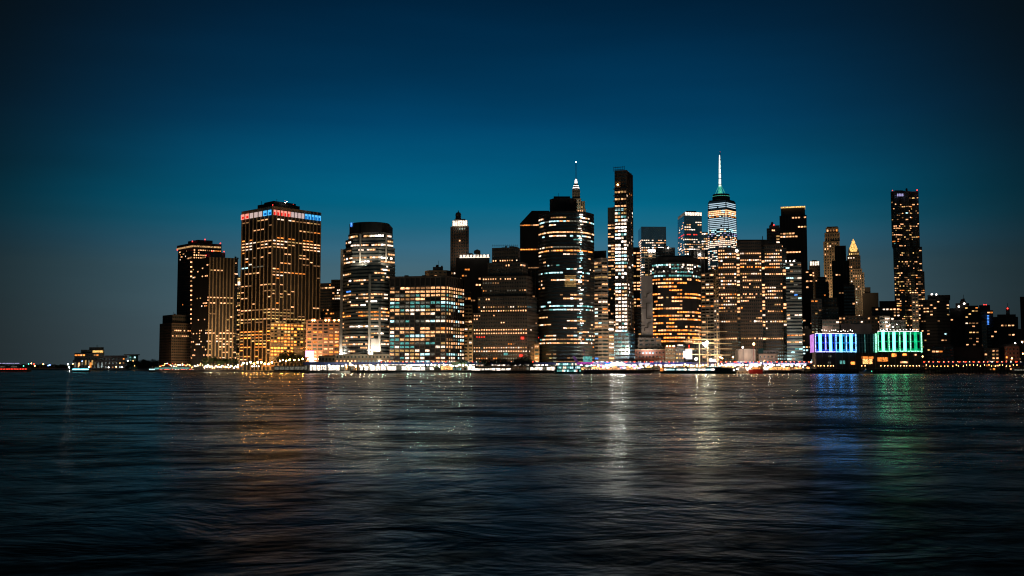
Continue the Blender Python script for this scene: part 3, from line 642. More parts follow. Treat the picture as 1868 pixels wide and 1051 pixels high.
b = B('blank_walled_block', 'pale grey block with a blank wall crossed by dark zigzag lines', 'building')
b.tier([(1170, 1200), (1191, 1197)], 503, d=26, yref=570, wall='grey', prob=0, fl=4, bw=30, pk=0, dark=False)
q = MB()
for x0, y0, x1, y1 in ((1173, 542, 1180, 542), (1180, 536, 1180, 542), (1179, 553, 1187, 553), (1179, 553, 1179, 581), (1171, 562, 1179, 562), (1179, 581, 1188, 581), (1182, 589, 1182, 598), (1182, 589, 1188, 589), (1176, 598, 1182, 598), (1176, 598, 1176, 604), (1170, 594, 1176, 594), (1180, 536, 1187, 534)):
    q.bar(at(x0, 1195.7, y0), at(x1, 1195.7, y1), .8, 'black')
b.parts.append((q, 'wall_joint'))
b.tier([(1164, 1190), (1206, 1188)], 616, d=20, yref=635, wall='grey', fl=4, bw=7, ww=.6, prob=.02)
b.finish()
b = B('brick_terrace', 'long low red brick warehouse row above the elevated road', 'building')
b.tier([(1158, 1172), (1213, 1170)], 638, d=14, yref=655, wall='brick', fl=3.8, bw=3.6, ww=.45, prob=.0, pk=0); b.block([(1157.6, 1171.6), (1213.3, 1169.6)], 637, 638.6, 'tan', 15, 'cornice'); b.finish()
b = B('tan_warehouse', 'tan four storey warehouse with a square grid of dark windows above the elevated road', 'building')
b.tier([(1213.5, 1168), (1232, 1168)], 633.5, d=14, yref=655, wall='tan', fl=3.5, bw=2.6, ww=.45, wh=.45, prob=.02, pk=0); b.block([(1213.2, 1167.5), (1232.3, 1167.5)], 632.3, 634.2, 'brick', 15, 'cornice')
for x in (1217, 1222, 1228, 1230): b.lamp(x, 1167, 631.5, 1.1, 'warm_lamp', 'roof_lamp')
b.finish()
b = B('grey_warehouse', 'grey stone warehouse with arched top windows next to the white screen', 'building')
b.tier([(1232.5, 1168), (1248, 1168)], 634, d=14, yref=655, wall='grey', fl=3.7, bw=2.8, ww=.5, prob=.0, pk=0, prof=[(646, 656, .8, 'yellow')]); b.block([(1236, 1166.6), (1246, 1166.6)], 628.6, 631.2, 'crown_glow_white', 3, 'lit_roof_bar'); b.finish()
# -- 21
b = B('balcony_tower', 'beige apartment tower with stacked balconies behind the tall ship', 'apartment tower')
b.tier([(1280, 1262), (1303, 1255)], 497, d=22, yref=580, wall='beige', fl=3.5, bw=4.4, ww=.8, wh=.52, sd=1.1, smat='beige', pd=.4, prob=.22, pal='warm', prof=[(497, 507, .8, 'bright')]); b.finish()
b = B('crowned_tower', 'narrow stone tower with an amber lit notched crown beside the triple bayed tower', 'tower')
b.tier([(1295, 1330), (1311, 1328)], 492, d=22, yref=540, wall='tan', fl=3.6, bw=3.4, ww=.45, prob=.25, pal='yellow', pd=.5)
b.block([(1296, 1330), (1299.5, 1330)], 486, 492, 'tan', 18, 'crown_pier'); b.block([(1305, 1330), (1310.5, 1330)], 486.5, 492, 'tan', 18, 'crown_pier')
b.tier([(1302.5, 1225), (1312, 1223)], 545, d=14, yref=600, wall='stone', fl=3.6, bw=3, ww=.5, prob=.25, pal='bright'); b.finish()
# -- 22 triple
b = B('triple_bayed_tower', 'broad brown tower of three wide bays with many white and amber rows right of centre', 'tower')
s22 = dict(wall='brown', pal='white', fl=3.75, ww=.6, wh=.46, pw=.4, pd=.25, corr=.88, rowvar=.7)
p22 = [(438, 456, 0), (456, 461, .4, 'bright'), (461, 466, .9, 'white', .95), (466, 469.5, .95, 'bright', .95), (469.5, 478, .5, 'white'), (478, 486, .5, 'bright'), (486, 491, .85, 'hot', .95), (491, 497, .3), (497, 502.5, .93, 'white', .96), (502.5, 508, .45, 'bright'), (508, 514, .7, 'white'), (514, 519, .5), (519, 525, .6, 'bright'), (525, 535, .45), (535, 542, .6, 'hot'), (542, 549, .5, 'white'), (549, 554, .3),
       (554, 560, .3), (560, 567, .3, 'amber'), (567, 573, .75, 'amber', .95), (573, 578, .15), (578, 581, .4), (581, 587, .85, 'white', .95), (587, 592, .55, 'white', .9), (592, 600, .1), (600, 613, .02), (613, 618, 1, 'white', .97), (618, 640, .02), (640, 662, .02, 'red')]
b.tier([(1311, 1232), (1344, 1226)], 452, d=30, yref=550, st=s22, bw=2.4, prof=p22, prob=.3)
b.tier([(1351, 1216), (1390, 1214)], 439, d=40, yref=550, st=s22, bw=2.4, prof=p22, prob=.3)
b.tier([(1396, 1222), (1428, 1220)], 446, d=34, yref=550, st=s22, bw=2.4, prof=p22, prob=.3)
b.tier([(1344, 1224), (1351, 1223)], 448, d=30, yref=550, st=dict(s22, ww=.8, wh=.65), bw=4, prof=[(448, 456, 0)]+[(a_, b_, min(1, c_*1.3), 'bright') for a_, b_, c_, *z in p22[1:22]]+p22[22:], prob=.3, wall='brown')
b.tier([(1390, 1224), (1396.5, 1223)], 448, d=30, yref=550, st=dict(s22, ww=.8, wh=.65), bw=4, prob=.45, pal='bright', prof=[(440, 458, 0), (600, 612, 0), (620, 660, 0)], wall='brown')
b.tier([(1428, 1226), (1436, 1225)], 452, d=30, yref=550, st=dict(s22, ww=.8, wh=.65), bw=4.4, prob=.4, pal='bright', prof=[(440, 460, 0), (600, 612, 0), (620, 660, 0)], wall='brown')
b.block([(1344, 1222), (1402, 1222)], 437.2, 447, 'black', 22, 'plant_room')
b.lamp(1344, 1222, 457.5, 3.4, 'NB', 'window_glow'); b.finish()
b = B('dark_tower', 'black tower with a thin gold line round its flat top', 'tower')
b.tier([(1423, 1360), (1472, 1350)], 392, d=34, yref=440, wall='black', fl=3.9, bw=3.5, ww=.78, wh=.5, pk=1, pd=.2, pmat='dark', prob=.03, corr=.85, prof=[(392, 401, .6, 'warm', .6), (404, 409, .05), (411, 416, .6, 'warm', .9), (420, 432, .35, 'warm', .85), (446, 453, .35, 'warm'), (456, 475, .35, 'bright', .85)])
b.tier([(1424.5, 1361), (1468.5, 1352)], 377.5, 392, d=30, yref=384, wall='black', prob=0, pk=0)
b.block([(1424.3, 1359), (1468.8, 1350)], 375.8, 377.8, 'crown_glow_gold', 31, 'gold_band'); b.finish()
b = B('small_tower', 'little dark tower top with a red lamp and a pale band between two dark towers', 'tower')
b.tier([(1399, 1480), (1423, 1476)], 416, d=24, yref=430, wall='brown', fl=4, bw=5, prob=.35, pal='warm', corr=.8)
b.tier([(1403, 1482), (1422, 1478)], 411, 416, d=18, yref=413, wall='grey', prob=0, pk=0, fl=3, dark=False); b.lamp(1411.5, 1480, 410.5, 2.4, 'red_lamp'); b.mast(1391, 1400, 431, 440, .8, 'steel'); b.finish()
b = B('slab_block', 'grey green office block striped by floor slabs from top to bottom', 'office block')
b.tier([(1434.5, 1200), (1463, 1198)], 478, d=20, yref=560, wall='glass', fl=3.6, bw=4.2, ww=.94, wh=.5, sd=.6, smat='slab', pk=0, corr=.5, prob=.35, pal='cool', prof=[(478, 484, .3, 'white'), (484, 496, .35, 'mix'), (496, 580, .35, 'mix'), (580, 625, .4, 'mix'), (625, 660, .25, 'mix')])
for x in (1434, 1441, 1448): b.lamp(x, 1200, 476.5, 1.3, 'white_lamp', 'roof_lamp')
b.finish()
b = B('apartment_block', 'dark block dotted with scattered lights right of the striped slab block', 'apartment block')
b.tier([(1463.5, 1290), (1484, 1285)], 492, d=28, yref=570, wall='black', fl=3.5, bw=3.8, ww=.6, pk=0, prob=.25, pal='res', corr=.3)
b.tier([(1480, 1262), (1500, 1260)], 545, d=24, yref=600, wall='dark', fl=3.5, bw=3.8, ww=.6, pk=0, prob=.22, pal='res', corr=.2)
b.tier([(1464, 1240), (1480, 1238)], 600, d=20, yref=630, wall='black', fl=3.5, bw=3.8, prob=.3, pal='mix', pk=0); b.finish()
b = B('crowned_tower', 'short tower with a cream lit colonnade crown left of the tan tower pair', 'tower')
b.tier([(1476.5, 1560), (1496, 1556)], 484, d=22, yref=500, wall='brown', fl=3.8, bw=3.6, ww=.5, prob=.1, pal='warm', prof=[(492, 506, .35, 'bright')])
b.tier([(1477.5, 1561), (1494.5, 1558)], 477, 484, d=18, yref=480, wall='crown_glow_white', prob=0, pk=1, bw=3.2, pw=.9, pd=.8, pmat='cream', dark=False)  # colonnade wall glows by itself in place of floodlight
b.block([(1481, 1564), (1490, 1563)], 474.5, 477.5, 'cream', 8, 'crown_cap'); b.finish()
# -- 28 tan tower
b = B('tan_tower', 'tan stone tower with chamfered shoulders and an amber lit crown', 'tower')
b.tier([(1504, 1500), (1532, 1494)], 440, d=26, yref=500, wall='tan', fl=3.7, bw=3.2, ww=.45, wh=.6, pw=1.3, pd=1, prob=.22, pal='warm', prof=[(445, 451, .4, 'bright')], corr=.5)
b.tier([(1505, 1501), (1531, 1496)], 424, 440, d=24, yref=430, wall='tan', fl=3.7, bw=3.2, ww=.4, wh=.6, pw=1.3, pd=1, prob=.02)
b.tier([(1507, 1503), (1529, 1498)], 415, 424, d=20, yref=420, wall='tan', fl=5, bw=4, ww=.5, prob=.9, pal='hot', pw=1, pd=.7)
b.block([(1508, 1503), (1528, 1499)], 413, 415.2, 'brown', 18, 'crown_cap'); b.finish()
b = B('dark_tower', 'black stepped tower standing in front of the tan tower', 'tower')
b.tier([(1519, 1390), (1550, 1386)], 475, d=26, yref=530, wall='black', fl=3.8, bw=3.6, ww=.6, pk=1, pd=.3, pw=.5, pmat='dark', prob=.05, pal='warm')
b.tier([(1523, 1392), (1543, 1388)], 448, 475, d=20, yref=460, wall='black', prob=.03, pmat='dark')
b.tier([(1540, 1360), (1560, 1358)], 520, d=24, yref=570, wall='dark', prob=.08, pk=1)
b.finish()
b = B('gold_spired_tower', 'stone tower ending in a gold floodlit pyramid and lantern', 'tower')
b.tier([(1544, 1540), (1573, 1534)], 490, d=26, yref=540, wall='stone', fl=3.7, bw=3.2, ww=.45, pw=1.2, pd=.9, prob=.1, pal='warm')
b.tier([(1546, 1541), (1569, 1536)], 466, 490, d=22, yref=475, wall='brown', fl=3.7, bw=3.2, ww=.5, pw=1.1, pd=.7, prob=.15, pal='bright', prof=[(482, 487, .6, 'hot')])
b.tier([(1548, 1542), (1567, 1538)], 459, 466, d=18, yref=462, wall='stone', fl=4, bw=3, ww=.5, prob=.8, pal='yellow', pw=.9, pd=.7)
b.tier([(1572, 1500), (1577, 1498)], 497, d=16, yref=540, wall='stone', fl=3.7, bw=3.2, ww=.4, pw=1, pd=.7, prob=.04)
b.cone(1557, 1549, [(7.4, 460), (5.8, 454), (4.2, 448.5), (2.6, 444), (2.3, 441), (1.2, 438.8), (.3, 436)], 'crown_glow_gold', 4, 'pyramid_roof')  # floodlight painted as the roof's own glow
for x in (1549, 1565): b.cone(x, 1540, [(1.4, 460), (1, 456), (.2, 453)], 'tan', 6, 'pinnacle')
b.finish()
b = B('dark_block', 'dark stepped block to the right of the gold spired tower', 'building')
b.tier([(1574, 1460), (1603, 1456)], 534, d=24, yref=560, wall='black', prob=.02, pk=0, bw=4)
b.tier([(1577, 1462), (1588, 1460)], 524, 534, d=14, yref=530, wall='black', prob=0, pk=0); b.finish()
b = B('stepped_block', 'low brown stepped block under the cream crowned tower', 'building')
b.tier([(1488, 1420), (1512, 1418)], 513, d=26, yref=550, wall='brown', fl=3.8, bw=3.6, ww=.45, prob=.15, pal='dim')
b.tier([(1492, 1422), (1506, 1420)], 505, 513, d=18, yref=508, wall='brown', prob=0)
b.tier([(1500, 1290), (1530, 1286)], 560, d=26, yref=590, wall='stone', fl=4, bw=3.8, ww=.5, sd=.4, prob=.03)
b.tier([(1503, 1292), (1527, 1288)], 543, 560, d=22, yref=550, wall='brown', fl=4, bw=4, ww=.5, prob=.05)
b.finish()
b = B('brown_block', 'broad brown block with sparse lit windows directly behind the colour lit pier hall', 'building')
b.tier([(1530, 1262), (1602, 1258)], 576, d=26, yref=600, wall='brown', fl=3.9, bw=4.2, ww=.5, pk=0, prob=.2, pal='res', corr=.2)
b.tier([(1500, 1240), (1531, 1238)], 583, d=20, yref=600, wall='dark', fl=3.9, bw=4, prob=.12, pk=0); b.finish()
b = B('plain_shed', 'wide pale grey blank shed right behind the blue half of the pier hall', 'building')
b.tier([(1534, 1190), (1590, 1188)], 591, d=16, yref=605, wall='grey', prob=0, bw=40, pk=0, dark=False)
b.block([(1552, 1196), (1576, 1195)], 589.3, 591, 'grey', 8, 'roof_vent'); b.finish()
b = B('pale_shed', 'small pinkish lit shed left behind the pier hall roof', 'building')
b.tier([(1500, 1180), (1519, 1180)], 595, d=14, yref=605, wall='cream', prob=0, bw=14, pk=0, dark=False); b.finish()
b = B('construction_site', 'open concrete frame with harsh white work lights behind the green half of the pier hall', 'building')
b.tier([(1604, 1236), (1624, 1234)], 576, d=18, yref=595, wall='stone', fl=4.2, bw=5, sd=.7, prob=.2, pal='white')
b.tier([(1624, 1240), (1652, 1238)], 584, d=20, yref=595, wall='dark', fl=4.2, bw=5, sd=.7, smat='grey', prob=.1)
for x, y in ((1617, 588), (1619, 595), (1618, 600), (1629, 597), (1636, 592), (1612, 603), (1623, 593)): b.lamp(x, 1228, y, 1.3 if x < 1620 else .8, 'white_lamp', 'work_lamp')
b.finish()
b = B('low_dark_block', 'low dark block with a curved roof and white windows left of the tall wavy tower', 'building')
b.tier([(1590, 1400), (1642, 1396)], 560, d=26, yref=575, wall='dark', fl=3.9, bw=4.2, ww=.6, prob=.2, pal='white', pk=0, corr=.7)
b.tier([(1604, 1404), (1636, 1400)], 549, 560, d=20, yref=555, wall='black', prob=.0, pk=0); b.finish()
# -- 33 wavy tower
b = B('wavy_tower', 'very tall narrow dark tower at the right scattered with amber windows', 'skyscraper')
def wavy(x0, x1, Yn, n, ph):
    return [(x0+(x1-x0)*i/n, Yn + 3.0*math.sin(i*1.9+ph)) for i in range(n+1)]
s33 = dict(wall='dark', fl=3.35, bw=3.4, ww=.7, wh=.48, pk=2, pd=.5, pw=.6, pmat='steel', corr=.35, pal='res', rowvar=.5)
b.tier(wavy(1633, 1688, 1700, 9, 0), 495, d=28, yref=575, st=s33, prob=.34)
b.tier(wavy(1630, 1682, 1702, 9, 1), 450, 495, d=26, yref=470, st=s33, prob=.2)
b.tier(wavy(1626.5, 1676.5, 1704, 8, 2), 348.5, 450, d=24, yref=400, st=s33, prob=.27, prof=[(348, 353, 0), (353, 359, .05), (359, 380, .22), (380, 395, .35), (412, 440, .4, 'res', .45)], ztop=2)
q = MB()
for i in range(4):
    a = at(1636+i*3, 1700, 356.5); q.box(a.x-.9, a.x+.9, a.y-4.5, a.y-3.8, a.z-2, a.z+2, 'V')
b.parts.append((q, 'top_window'))
b.lamp(1628, 1700, 347.5, 1.6, 'red_lamp'); b.lamp(1673, 1700, 346.8, 2.4, 'red_lamp'); b.finish()
b = B('balcony_tower', 'slim cream lattice tower climbing in front of the tall wavy tower', 'apartment tower')
b.tier([(1664.5, 1230), (1676, 1228)], 536, d=18, yref=575, wall='stone', fl=3.4, bw=3.3, ww=.6, sd=.7, smat='beige', pmat='beige', pd=.5, prob=.45, pal='warm'); b.finish()
# -- right edge blocks
b = B('apartment_block', 'curved dark apartment block with bright roof lights right of the tall wavy tower', 'apartment block')
b.tier([(1676, 1266), (1690, 1256), (1710, 1250), (1733, 1254)], 546, d=26, yref=600, wall='black', fl=3.5, bw=3.8, ww=.62, wh=.4, sd=.5, smat='dark', pk=0, prob=.12, pal='res', corr=.3, prof=[(546, 560, .35, 'bright'), (560, 583, .22, 'warm')])
b.tier([(1692, 1262), (1733.5, 1256)], 538, 546, d=16, yref=542, wall='black', prob=.05, pk=0)
for x, y in ((1700, 537), (1708, 537.5)): b.lamp(x, 1250, y, 2.2, 'NB', 'roof_lamp')
b.finish()
b = B('apartment_block', 'dark block with a raised plant room carrying two bluish white lamps', 'apartment block')
b.tier([(1734, 1300), (1790, 1296)], 562, d=26, yref=610, wall='black', fl=3.5, bw=4, ww=.6, wh=.42, pk=0, prob=.05, pal='res', corr=.3, fmode={})
b.tier([(1761, 1290), (1786, 1288)], 557.5, d=20, yref=610, wall='black', fl=3.5, bw=4, ww=.65, wh=.42, pk=0, prob=.42, pal='res', corr=.4)
b.tier([(1743, 1302), (1768, 1299)], 553, 562, d=16, yref=557, wall='black', prob=0, pk=0); b.tier([(1751, 1303), (1762, 1301)], 549, 553, d=10, yref=551, wall='black', prob=0, pk=0)
for x, y in ((1749, 559.5), (1759, 554)): b.lamp(x, 1296, y, 2.4, 'NB', 'roof_lamp')
for x in (1795, 1799): b.lamp(x, 1292, 556, 1.6, 'red_lamp')
b.finish()
b = B('apartment_block', 'dark block with an amber top floor and a glowing blue strip', 'apartment block')
b.tier([(1790, 1330), (1813, 1327)], 566, d=26, yref=610, wall='dark', fl=3.5, bw=3.8, ww=.7, wh=.5, pk=0, prob=.03, pal='res', prof=[(566, 574, .85, 'hot')])
b.tier([(1786, 1336), (1806, 1332)], 556.5, 566, d=20, yref=560, wall='black', prob=0, pk=0)
q = MB()
for i in range(7):
    a = at(1802.5, 1325, 576+i*2.6); q.box(a.x-1, a.x+1, 1324.6, 1325.2, a.z-.5, a.z+.5, 'B')
b.parts.append((q, 'blue_strip'))
b.tier([(1791, 1302), (1800, 1301)], 585, d=10, yref=600, wall='beige', fl=3.5, bw=6, prob=0, pk=0); b.finish()
b = B('dark_block', 'unlit dark building with a red lamp on its rooftop turret near the right edge', 'building')
b.tier([(1813, 1320), (1858, 1316)], 578, d=26, yref=610, wall='black', fl=3.6, bw=4, ww=.6, pk=0, prob=.09, pal='res', corr=.2)
b.tier([(1819, 1322), (1853, 1318)], 573.5, 578, d=20, yref=575, wall='black', prob=0, pk=0)
b.tier([(1835, 1325), (1842, 1324)], 564, 574, d=8, yref=568, wall='dark', prob=0, pk=0)
b.lamp(1838, 1324, 562.8, 2.4, 'red_lamp'); b.finish()
b = B('dark_tower', 'black tower cut off by the right edge of the photo', 'tower')
b.tier([(1862.5, 1340), (1905, 1336)], 541, d=26, yref=600, wall='black', fl=3.6, bw=4, pk=0, prob=.1, pal='warm'); b.finish()
b = B('brick_warehouse', 'low gabled brick warehouse with amber windows at the far right', 'building')
b.tier([(1833, 1180), (1860, 1178)], 632, d=16, yref=650, wall='brick', fl=4, bw=3.4, ww=.4, prob=.3, pal='amber', pk=0)
q = MB(); a = at(1833, 1180, 632); c = at(1860, 1178, 632); z = zat(1178, 632); q.prism([a.xy, c.xy, c.xy+Vector((0, 14)), a.xy+Vector((0, 14))], z, z+3, 'dark', top=[a.xy+Vector((6, 0)), c.xy-Vector((6, 0)), c.xy+Vector((-6, 14)), a.xy+Vector((6, 14))])
b.parts.append((q, 'roof')); b.finish()
b = B('brick_warehouse', 'low dark warehouse with a double row of bright square windows at the right', 'building')
b.tier([(1795, 1182), (1823, 1180)], 635, d=16, yref=650, wall='dark', fl=3.8, bw=3.9, ww=.55, prob=.6, pal='warm', pk=0, corr=.1)
b.tier([(1740, 1186), (1795, 1184)], 633, d=16, yref=650, wall='black', fl=3.8, bw=5, prob=.0, pk=0, dark=False)
b.tier([(1700, 1184), (1740, 1184)], 630, d=16, yref=650, wall='dark', fl=3.8, bw=4, prob=.06, pal='warm', pk=0); b.finish()
# fillers low between the front towers (all really there: low roofs behind the road)
for (x0, x1, Y, y, w, pr, pal, lab) in (
    (1048, 1084, 1330, 600, 'dark', .2, 'warm', 'dark low block hidden behind the curved glass tower'),
    (1120, 1124, 1300, 480, 'dark', .4, 'warm', 'sliver of a dark block left of the construction tower'),
    (1437, 1466, 1300, 520, 'dark', .2, 'mix', 'dark block behind the striped slab block'),
    (1686, 1700, 1420, 590, 'black', .1, 'res', 'small dark block at the foot of the wavy tower'),
    (1722, 1745, 1400, 575, 'black', .1, 'res', 'small dark block between two apartment blocks at the right'),
    (1600, 1632, 1330, 566, 'dark', .25, 'white', 'small block with white windows left of the wavy tower foot'),
    (1855, 1868, 1250, 600, 'black', .15, 'res', 'dark narrow block at the right edge above the warehouses')):
    b = B('office_block', lab, 'building'); b.tier([(x0, Y), (x1, Y-2)], y, d=20, yref=620, wall=w, fl=3.7, bw=3.8, ww=.6, pk=0, prob=pr, pal=pal); b.finish()

# ================================================================ the ground and the river
def struct(mb, name): return tag(mb.build(name), kind='structure')
SH = [(-300, 2600), (60, 2450), (120, 2190), (240, 2120), (288, 1560), (430, 1400), (470, 1300), (520, 1235), (562, 1172), (640, 1112), (1000, 1100), (1480, 1098), (1700, 1098), (1868, 1104), (2250, 1180)]
shore = [at(px, Y, 678).xy for px, Y in SH]
q = MB(); poly = shore + [Vector((1600, 5200)), Vector((-900, 5200)), Vector((-1500, 3000))]
q.prism(poly, -3, GZ, 'concrete', 'tarmac'); struct(q, 'ground')
q = MB(); q.box(-9000, 9000, -300, 9000, -3.2, 0, 'tarmac')
m, nt, out = newmat('river'); N = nt.nodes.new; L = nt.links.new
def math_n(op, a, b_=None, c=None):
    n = N('ShaderNodeMath'); n.operation = op
    for i, v in enumerate((a, b_, c)):
        if v is None: continue
        if isinstance(v, (int, float)): n.inputs[i].default_value = v
        else: L(v, n.inputs[i])
    return n.outputs[0]
pr = N('ShaderNodeBsdfGlossy'); pr.distribution = 'GGX'
df = N('ShaderNodeBsdfDiffuse'); df.inputs['Color'].default_value = (.004, .010, .011, 1)
fr = N('ShaderNodeFresnel'); fr.inputs['IOR'].default_value = 1.33
mxs = N('ShaderNodeMixShader'); L(fr.outputs[0], mxs.inputs[0]); L(df.outputs[0], mxs.inputs[1]); L(pr.outputs[0], mxs.inputs[2])
geo = N('ShaderNodeNewGeometry')
def nz(scale, det, rough=.55, stretch=(1, 1, 1), dist=0):
    v = N('ShaderNodeVectorMath'); v.operation = 'MULTIPLY'; v.inputs[1].default_value = stretch; L(geo.outputs['Position'], v.inputs[0])
    n = N('ShaderNodeTexNoise'); n.inputs['Scale'].default_value = scale; n.inputs['Detail'].default_value = det; n.inputs['Roughness'].default_value = rough; n.inputs['Distortion'].default_value = dist
    L(v.outputs[0], n.inputs['Vector']); return n.outputs[0]
swell = nz(.028, 3, .5, (.9, 1, 1)); chop = nz(.16, 4, .6, (.85, 1, 1), .5); rip = nz(1.1, 5, .68, (.9, 1, 1), .6)
slick = nz(.012, 3, .6, (.35, 1, 1))
sep = N('ShaderNodeSeparateXYZ'); L(geo.outputs['Position'], sep.inputs[0])
# a boat's wake: one long low ridge crossing the right half of the river
wy = math_n('SUBTRACT', sep.outputs['Y'], math_n('ADD', 122, math_n('MULTIPLY', sep.outputs['X'], -.06)))
wk = math_n('POWER', 2.718, math_n('MULTIPLY', math_n('MULTIPLY', wy, wy), -.006))
wmask = N('ShaderNodeMapRange'); wmask.inputs[1].default_value = 5; wmask.inputs[2].default_value = 32; L(sep.outputs['X'], wmask.inputs[0])
wake = math_n('MULTIPLY', wk, wmask.outputs[0])
h = math_n('ADD', math_n('MULTIPLY', swell, 2.6), math_n('MULTIPLY', chop, .62))
h = math_n('ADD', h, math_n('MULTIPLY', rip, .05))
h = math_n('ADD', h, math_n('MULTIPLY', wake, 1.0))
bp = N('ShaderNodeBump'); bp.inputs['Strength'].default_value = 1; bp.inputs['Distance'].default_value = 1; L(h, bp.inputs['Height'])
L(bp.outputs[0], pr.inputs['Normal']); L(bp.outputs[0], fr.inputs['Normal'])
# wind ruffled and calm patches: brighter and darker reflections painted into the gloss colour
gloss_patch = nz(.06, 5, .62, (.8, 1, 1)); gloss_patch2 = nz(.5, 4, .6, (.7, 1, 1), .6)
fm_ = N('ShaderNodeMapRange'); fm_.interpolation_type = 'SMOOTHSTEP'; fm_.inputs[1].default_value = .40; fm_.inputs[2].default_value = .56; fm_.inputs[3].default_value = .2; fm_.inputs[4].default_value = 1.15
L(math_n('ADD', math_n('MULTIPLY', gloss_patch, .7), math_n('MULTIPLY', gloss_patch2, .3)), fm_.inputs[0])
tint = N('ShaderNodeVectorMath'); tint.operation = 'SCALE'; tint.inputs[0].default_value = (.72, .80, .74); L(fm_.outputs[0], tint.inputs['Scale']); L(tint.outputs[0], pr.inputs['Color'])
rr_ = N('ShaderNodeMapRange'); rr_.inputs[1].default_value = .35; rr_.inputs[2].default_value = .65; rr_.inputs[3].default_value = .17; rr_.inputs[4].default_value = .27
L(slick, rr_.inputs[0])
nr = N('ShaderNodeMapRange'); nr.interpolation_type = 'SMOOTHSTEP'; nr.inputs[1].default_value = 80; nr.inputs[2].default_value = 26; nr.inputs[3].default_value = 0; nr.inputs[4].default_value = .23; L(sep.outputs['Y'], nr.inputs[0])
L(math_n('ADD', rr_.outputs[0], nr.outputs[0]), pr.inputs['Roughness']); L(mxs.outputs[0], out.inputs[0])
q = MB(); q.v = [(-9000, -300, 0), (9000, -300, 0), (9000, 9000, 0), (-9000, 9000, 0)]; q.f = [(0, 1, 2, 3)]; q.m = [q.mi('river')]; struct(q, 'water')
# far shore across the bay, left
q = MB(); fp = []
rs = random.Random(3)
q.prism([at(-400, 5200, 672).xy, at(150, 4900, 672).xy, at(420, 5200, 672).xy, at(420, 6500, 672).xy, at(-400, 6500, 672).xy], -3, 5, 'soil'); struct(q, 'far_shore')
q = MB()
for i in range(420):
    px = rs.uniform(-60, 300); p = at(px, rs.uniform(4950, 5500), 672); r = rs.uniform(6, 15); zt = 5 + rs.uniform(4, 17)
    q.lathe((p.x, p.y), [(r*.6, 4), (r, 4+(zt-4)*.4), (r*.75, 4+(zt-4)*.8), (r*.2, zt)], 'leaf_dark', 6)
tag(q.build('far_woods'), 'dark low line of trees on the far shore across the bay at the left', 'woods', kind='stuff')

# ================================================================ elevated road
q = MB(); VX0, VX1 = at(556, 1140, 662).x, at(1960, 1140, 662).x
vy0, vy1 = 1134, 1146
q.box(VX0, VX1, vy0, vy1, 10.2, 11.0, 'asphalt'); road = q
rt = thing('elevated_road', 'long elevated waterfront road on steel columns running behind the piers', 'elevated road', ((VX0+VX1)/2, 1140, GZ))
org = ((VX0+VX1)/2, 1140, GZ)
q.build('deck', rt, org)
q = MB(); q.box(VX0, VX1, vy0-.4, vy0-.003, 8.9, 11.35, 'paint_blue'); q.build('girder', rt, org)
q = MB(); q.box(VX0, VX1, vy1+.003, vy1+.3, 9.2, 11.7, 'concrete'); q.build('parapet', rt, org)
i = 0; x = VX0 + 4
while x < VX1:
    q = MB(); q.box(x-.5, x+.5, vy0+1, vy0+2, GZ, 10.2, 'steel'); q.box(x-.5, x+.5, vy1-2, vy1-1, GZ, 10.2, 'steel'); q.box(x-.6, x+.6, vy0+.2, vy1-.2, 9.5, 10.19, 'steel')
    q.build('column', rt, org); x += 19
# tube lamps hanging under the deck
rl = random.Random(9)
xs = []
for px in [p_ for p_ in range(640, 1000, 7)] + [p_ for p_ in range(1060, 1480, 12)]:
    if rl.random() < .87: xs.append(px)
for px in xs:
    q = MB(); a = at(px, 1135, 665); w = rl.uniform(1.0, 1.9)
    q.box(a.x-w, a.x+w, 1134.6, 1136.0, 8.0, 9.0, 'tube_white'); q.box(a.x-.1, a.x+.1, 1135.2, 1135.4, 9, 10.2, 'steel'); q.build('tube_light', rt, org)
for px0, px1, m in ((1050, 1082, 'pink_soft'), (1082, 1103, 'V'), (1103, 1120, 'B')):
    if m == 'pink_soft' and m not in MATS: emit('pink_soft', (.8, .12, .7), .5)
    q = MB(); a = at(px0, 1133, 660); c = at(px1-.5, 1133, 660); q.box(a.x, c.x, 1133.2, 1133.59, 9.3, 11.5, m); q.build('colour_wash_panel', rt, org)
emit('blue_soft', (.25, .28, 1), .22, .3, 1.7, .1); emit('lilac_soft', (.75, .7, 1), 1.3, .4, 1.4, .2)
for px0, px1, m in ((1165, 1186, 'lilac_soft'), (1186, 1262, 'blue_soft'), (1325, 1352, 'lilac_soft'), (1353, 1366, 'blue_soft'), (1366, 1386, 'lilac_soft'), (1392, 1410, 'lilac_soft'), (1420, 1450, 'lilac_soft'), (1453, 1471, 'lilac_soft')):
    q = MB(); a = at(px0, 1133, 660); c = at(px1, 1133, 660); q.box(a.x, c.x, 1133.2, 1133.59, 9.2 if m[0] == 'b' else 8.95, 11.3 if m[0] == 'b' else 10.4, m); q.build('colour_wash_panel', rt, org)

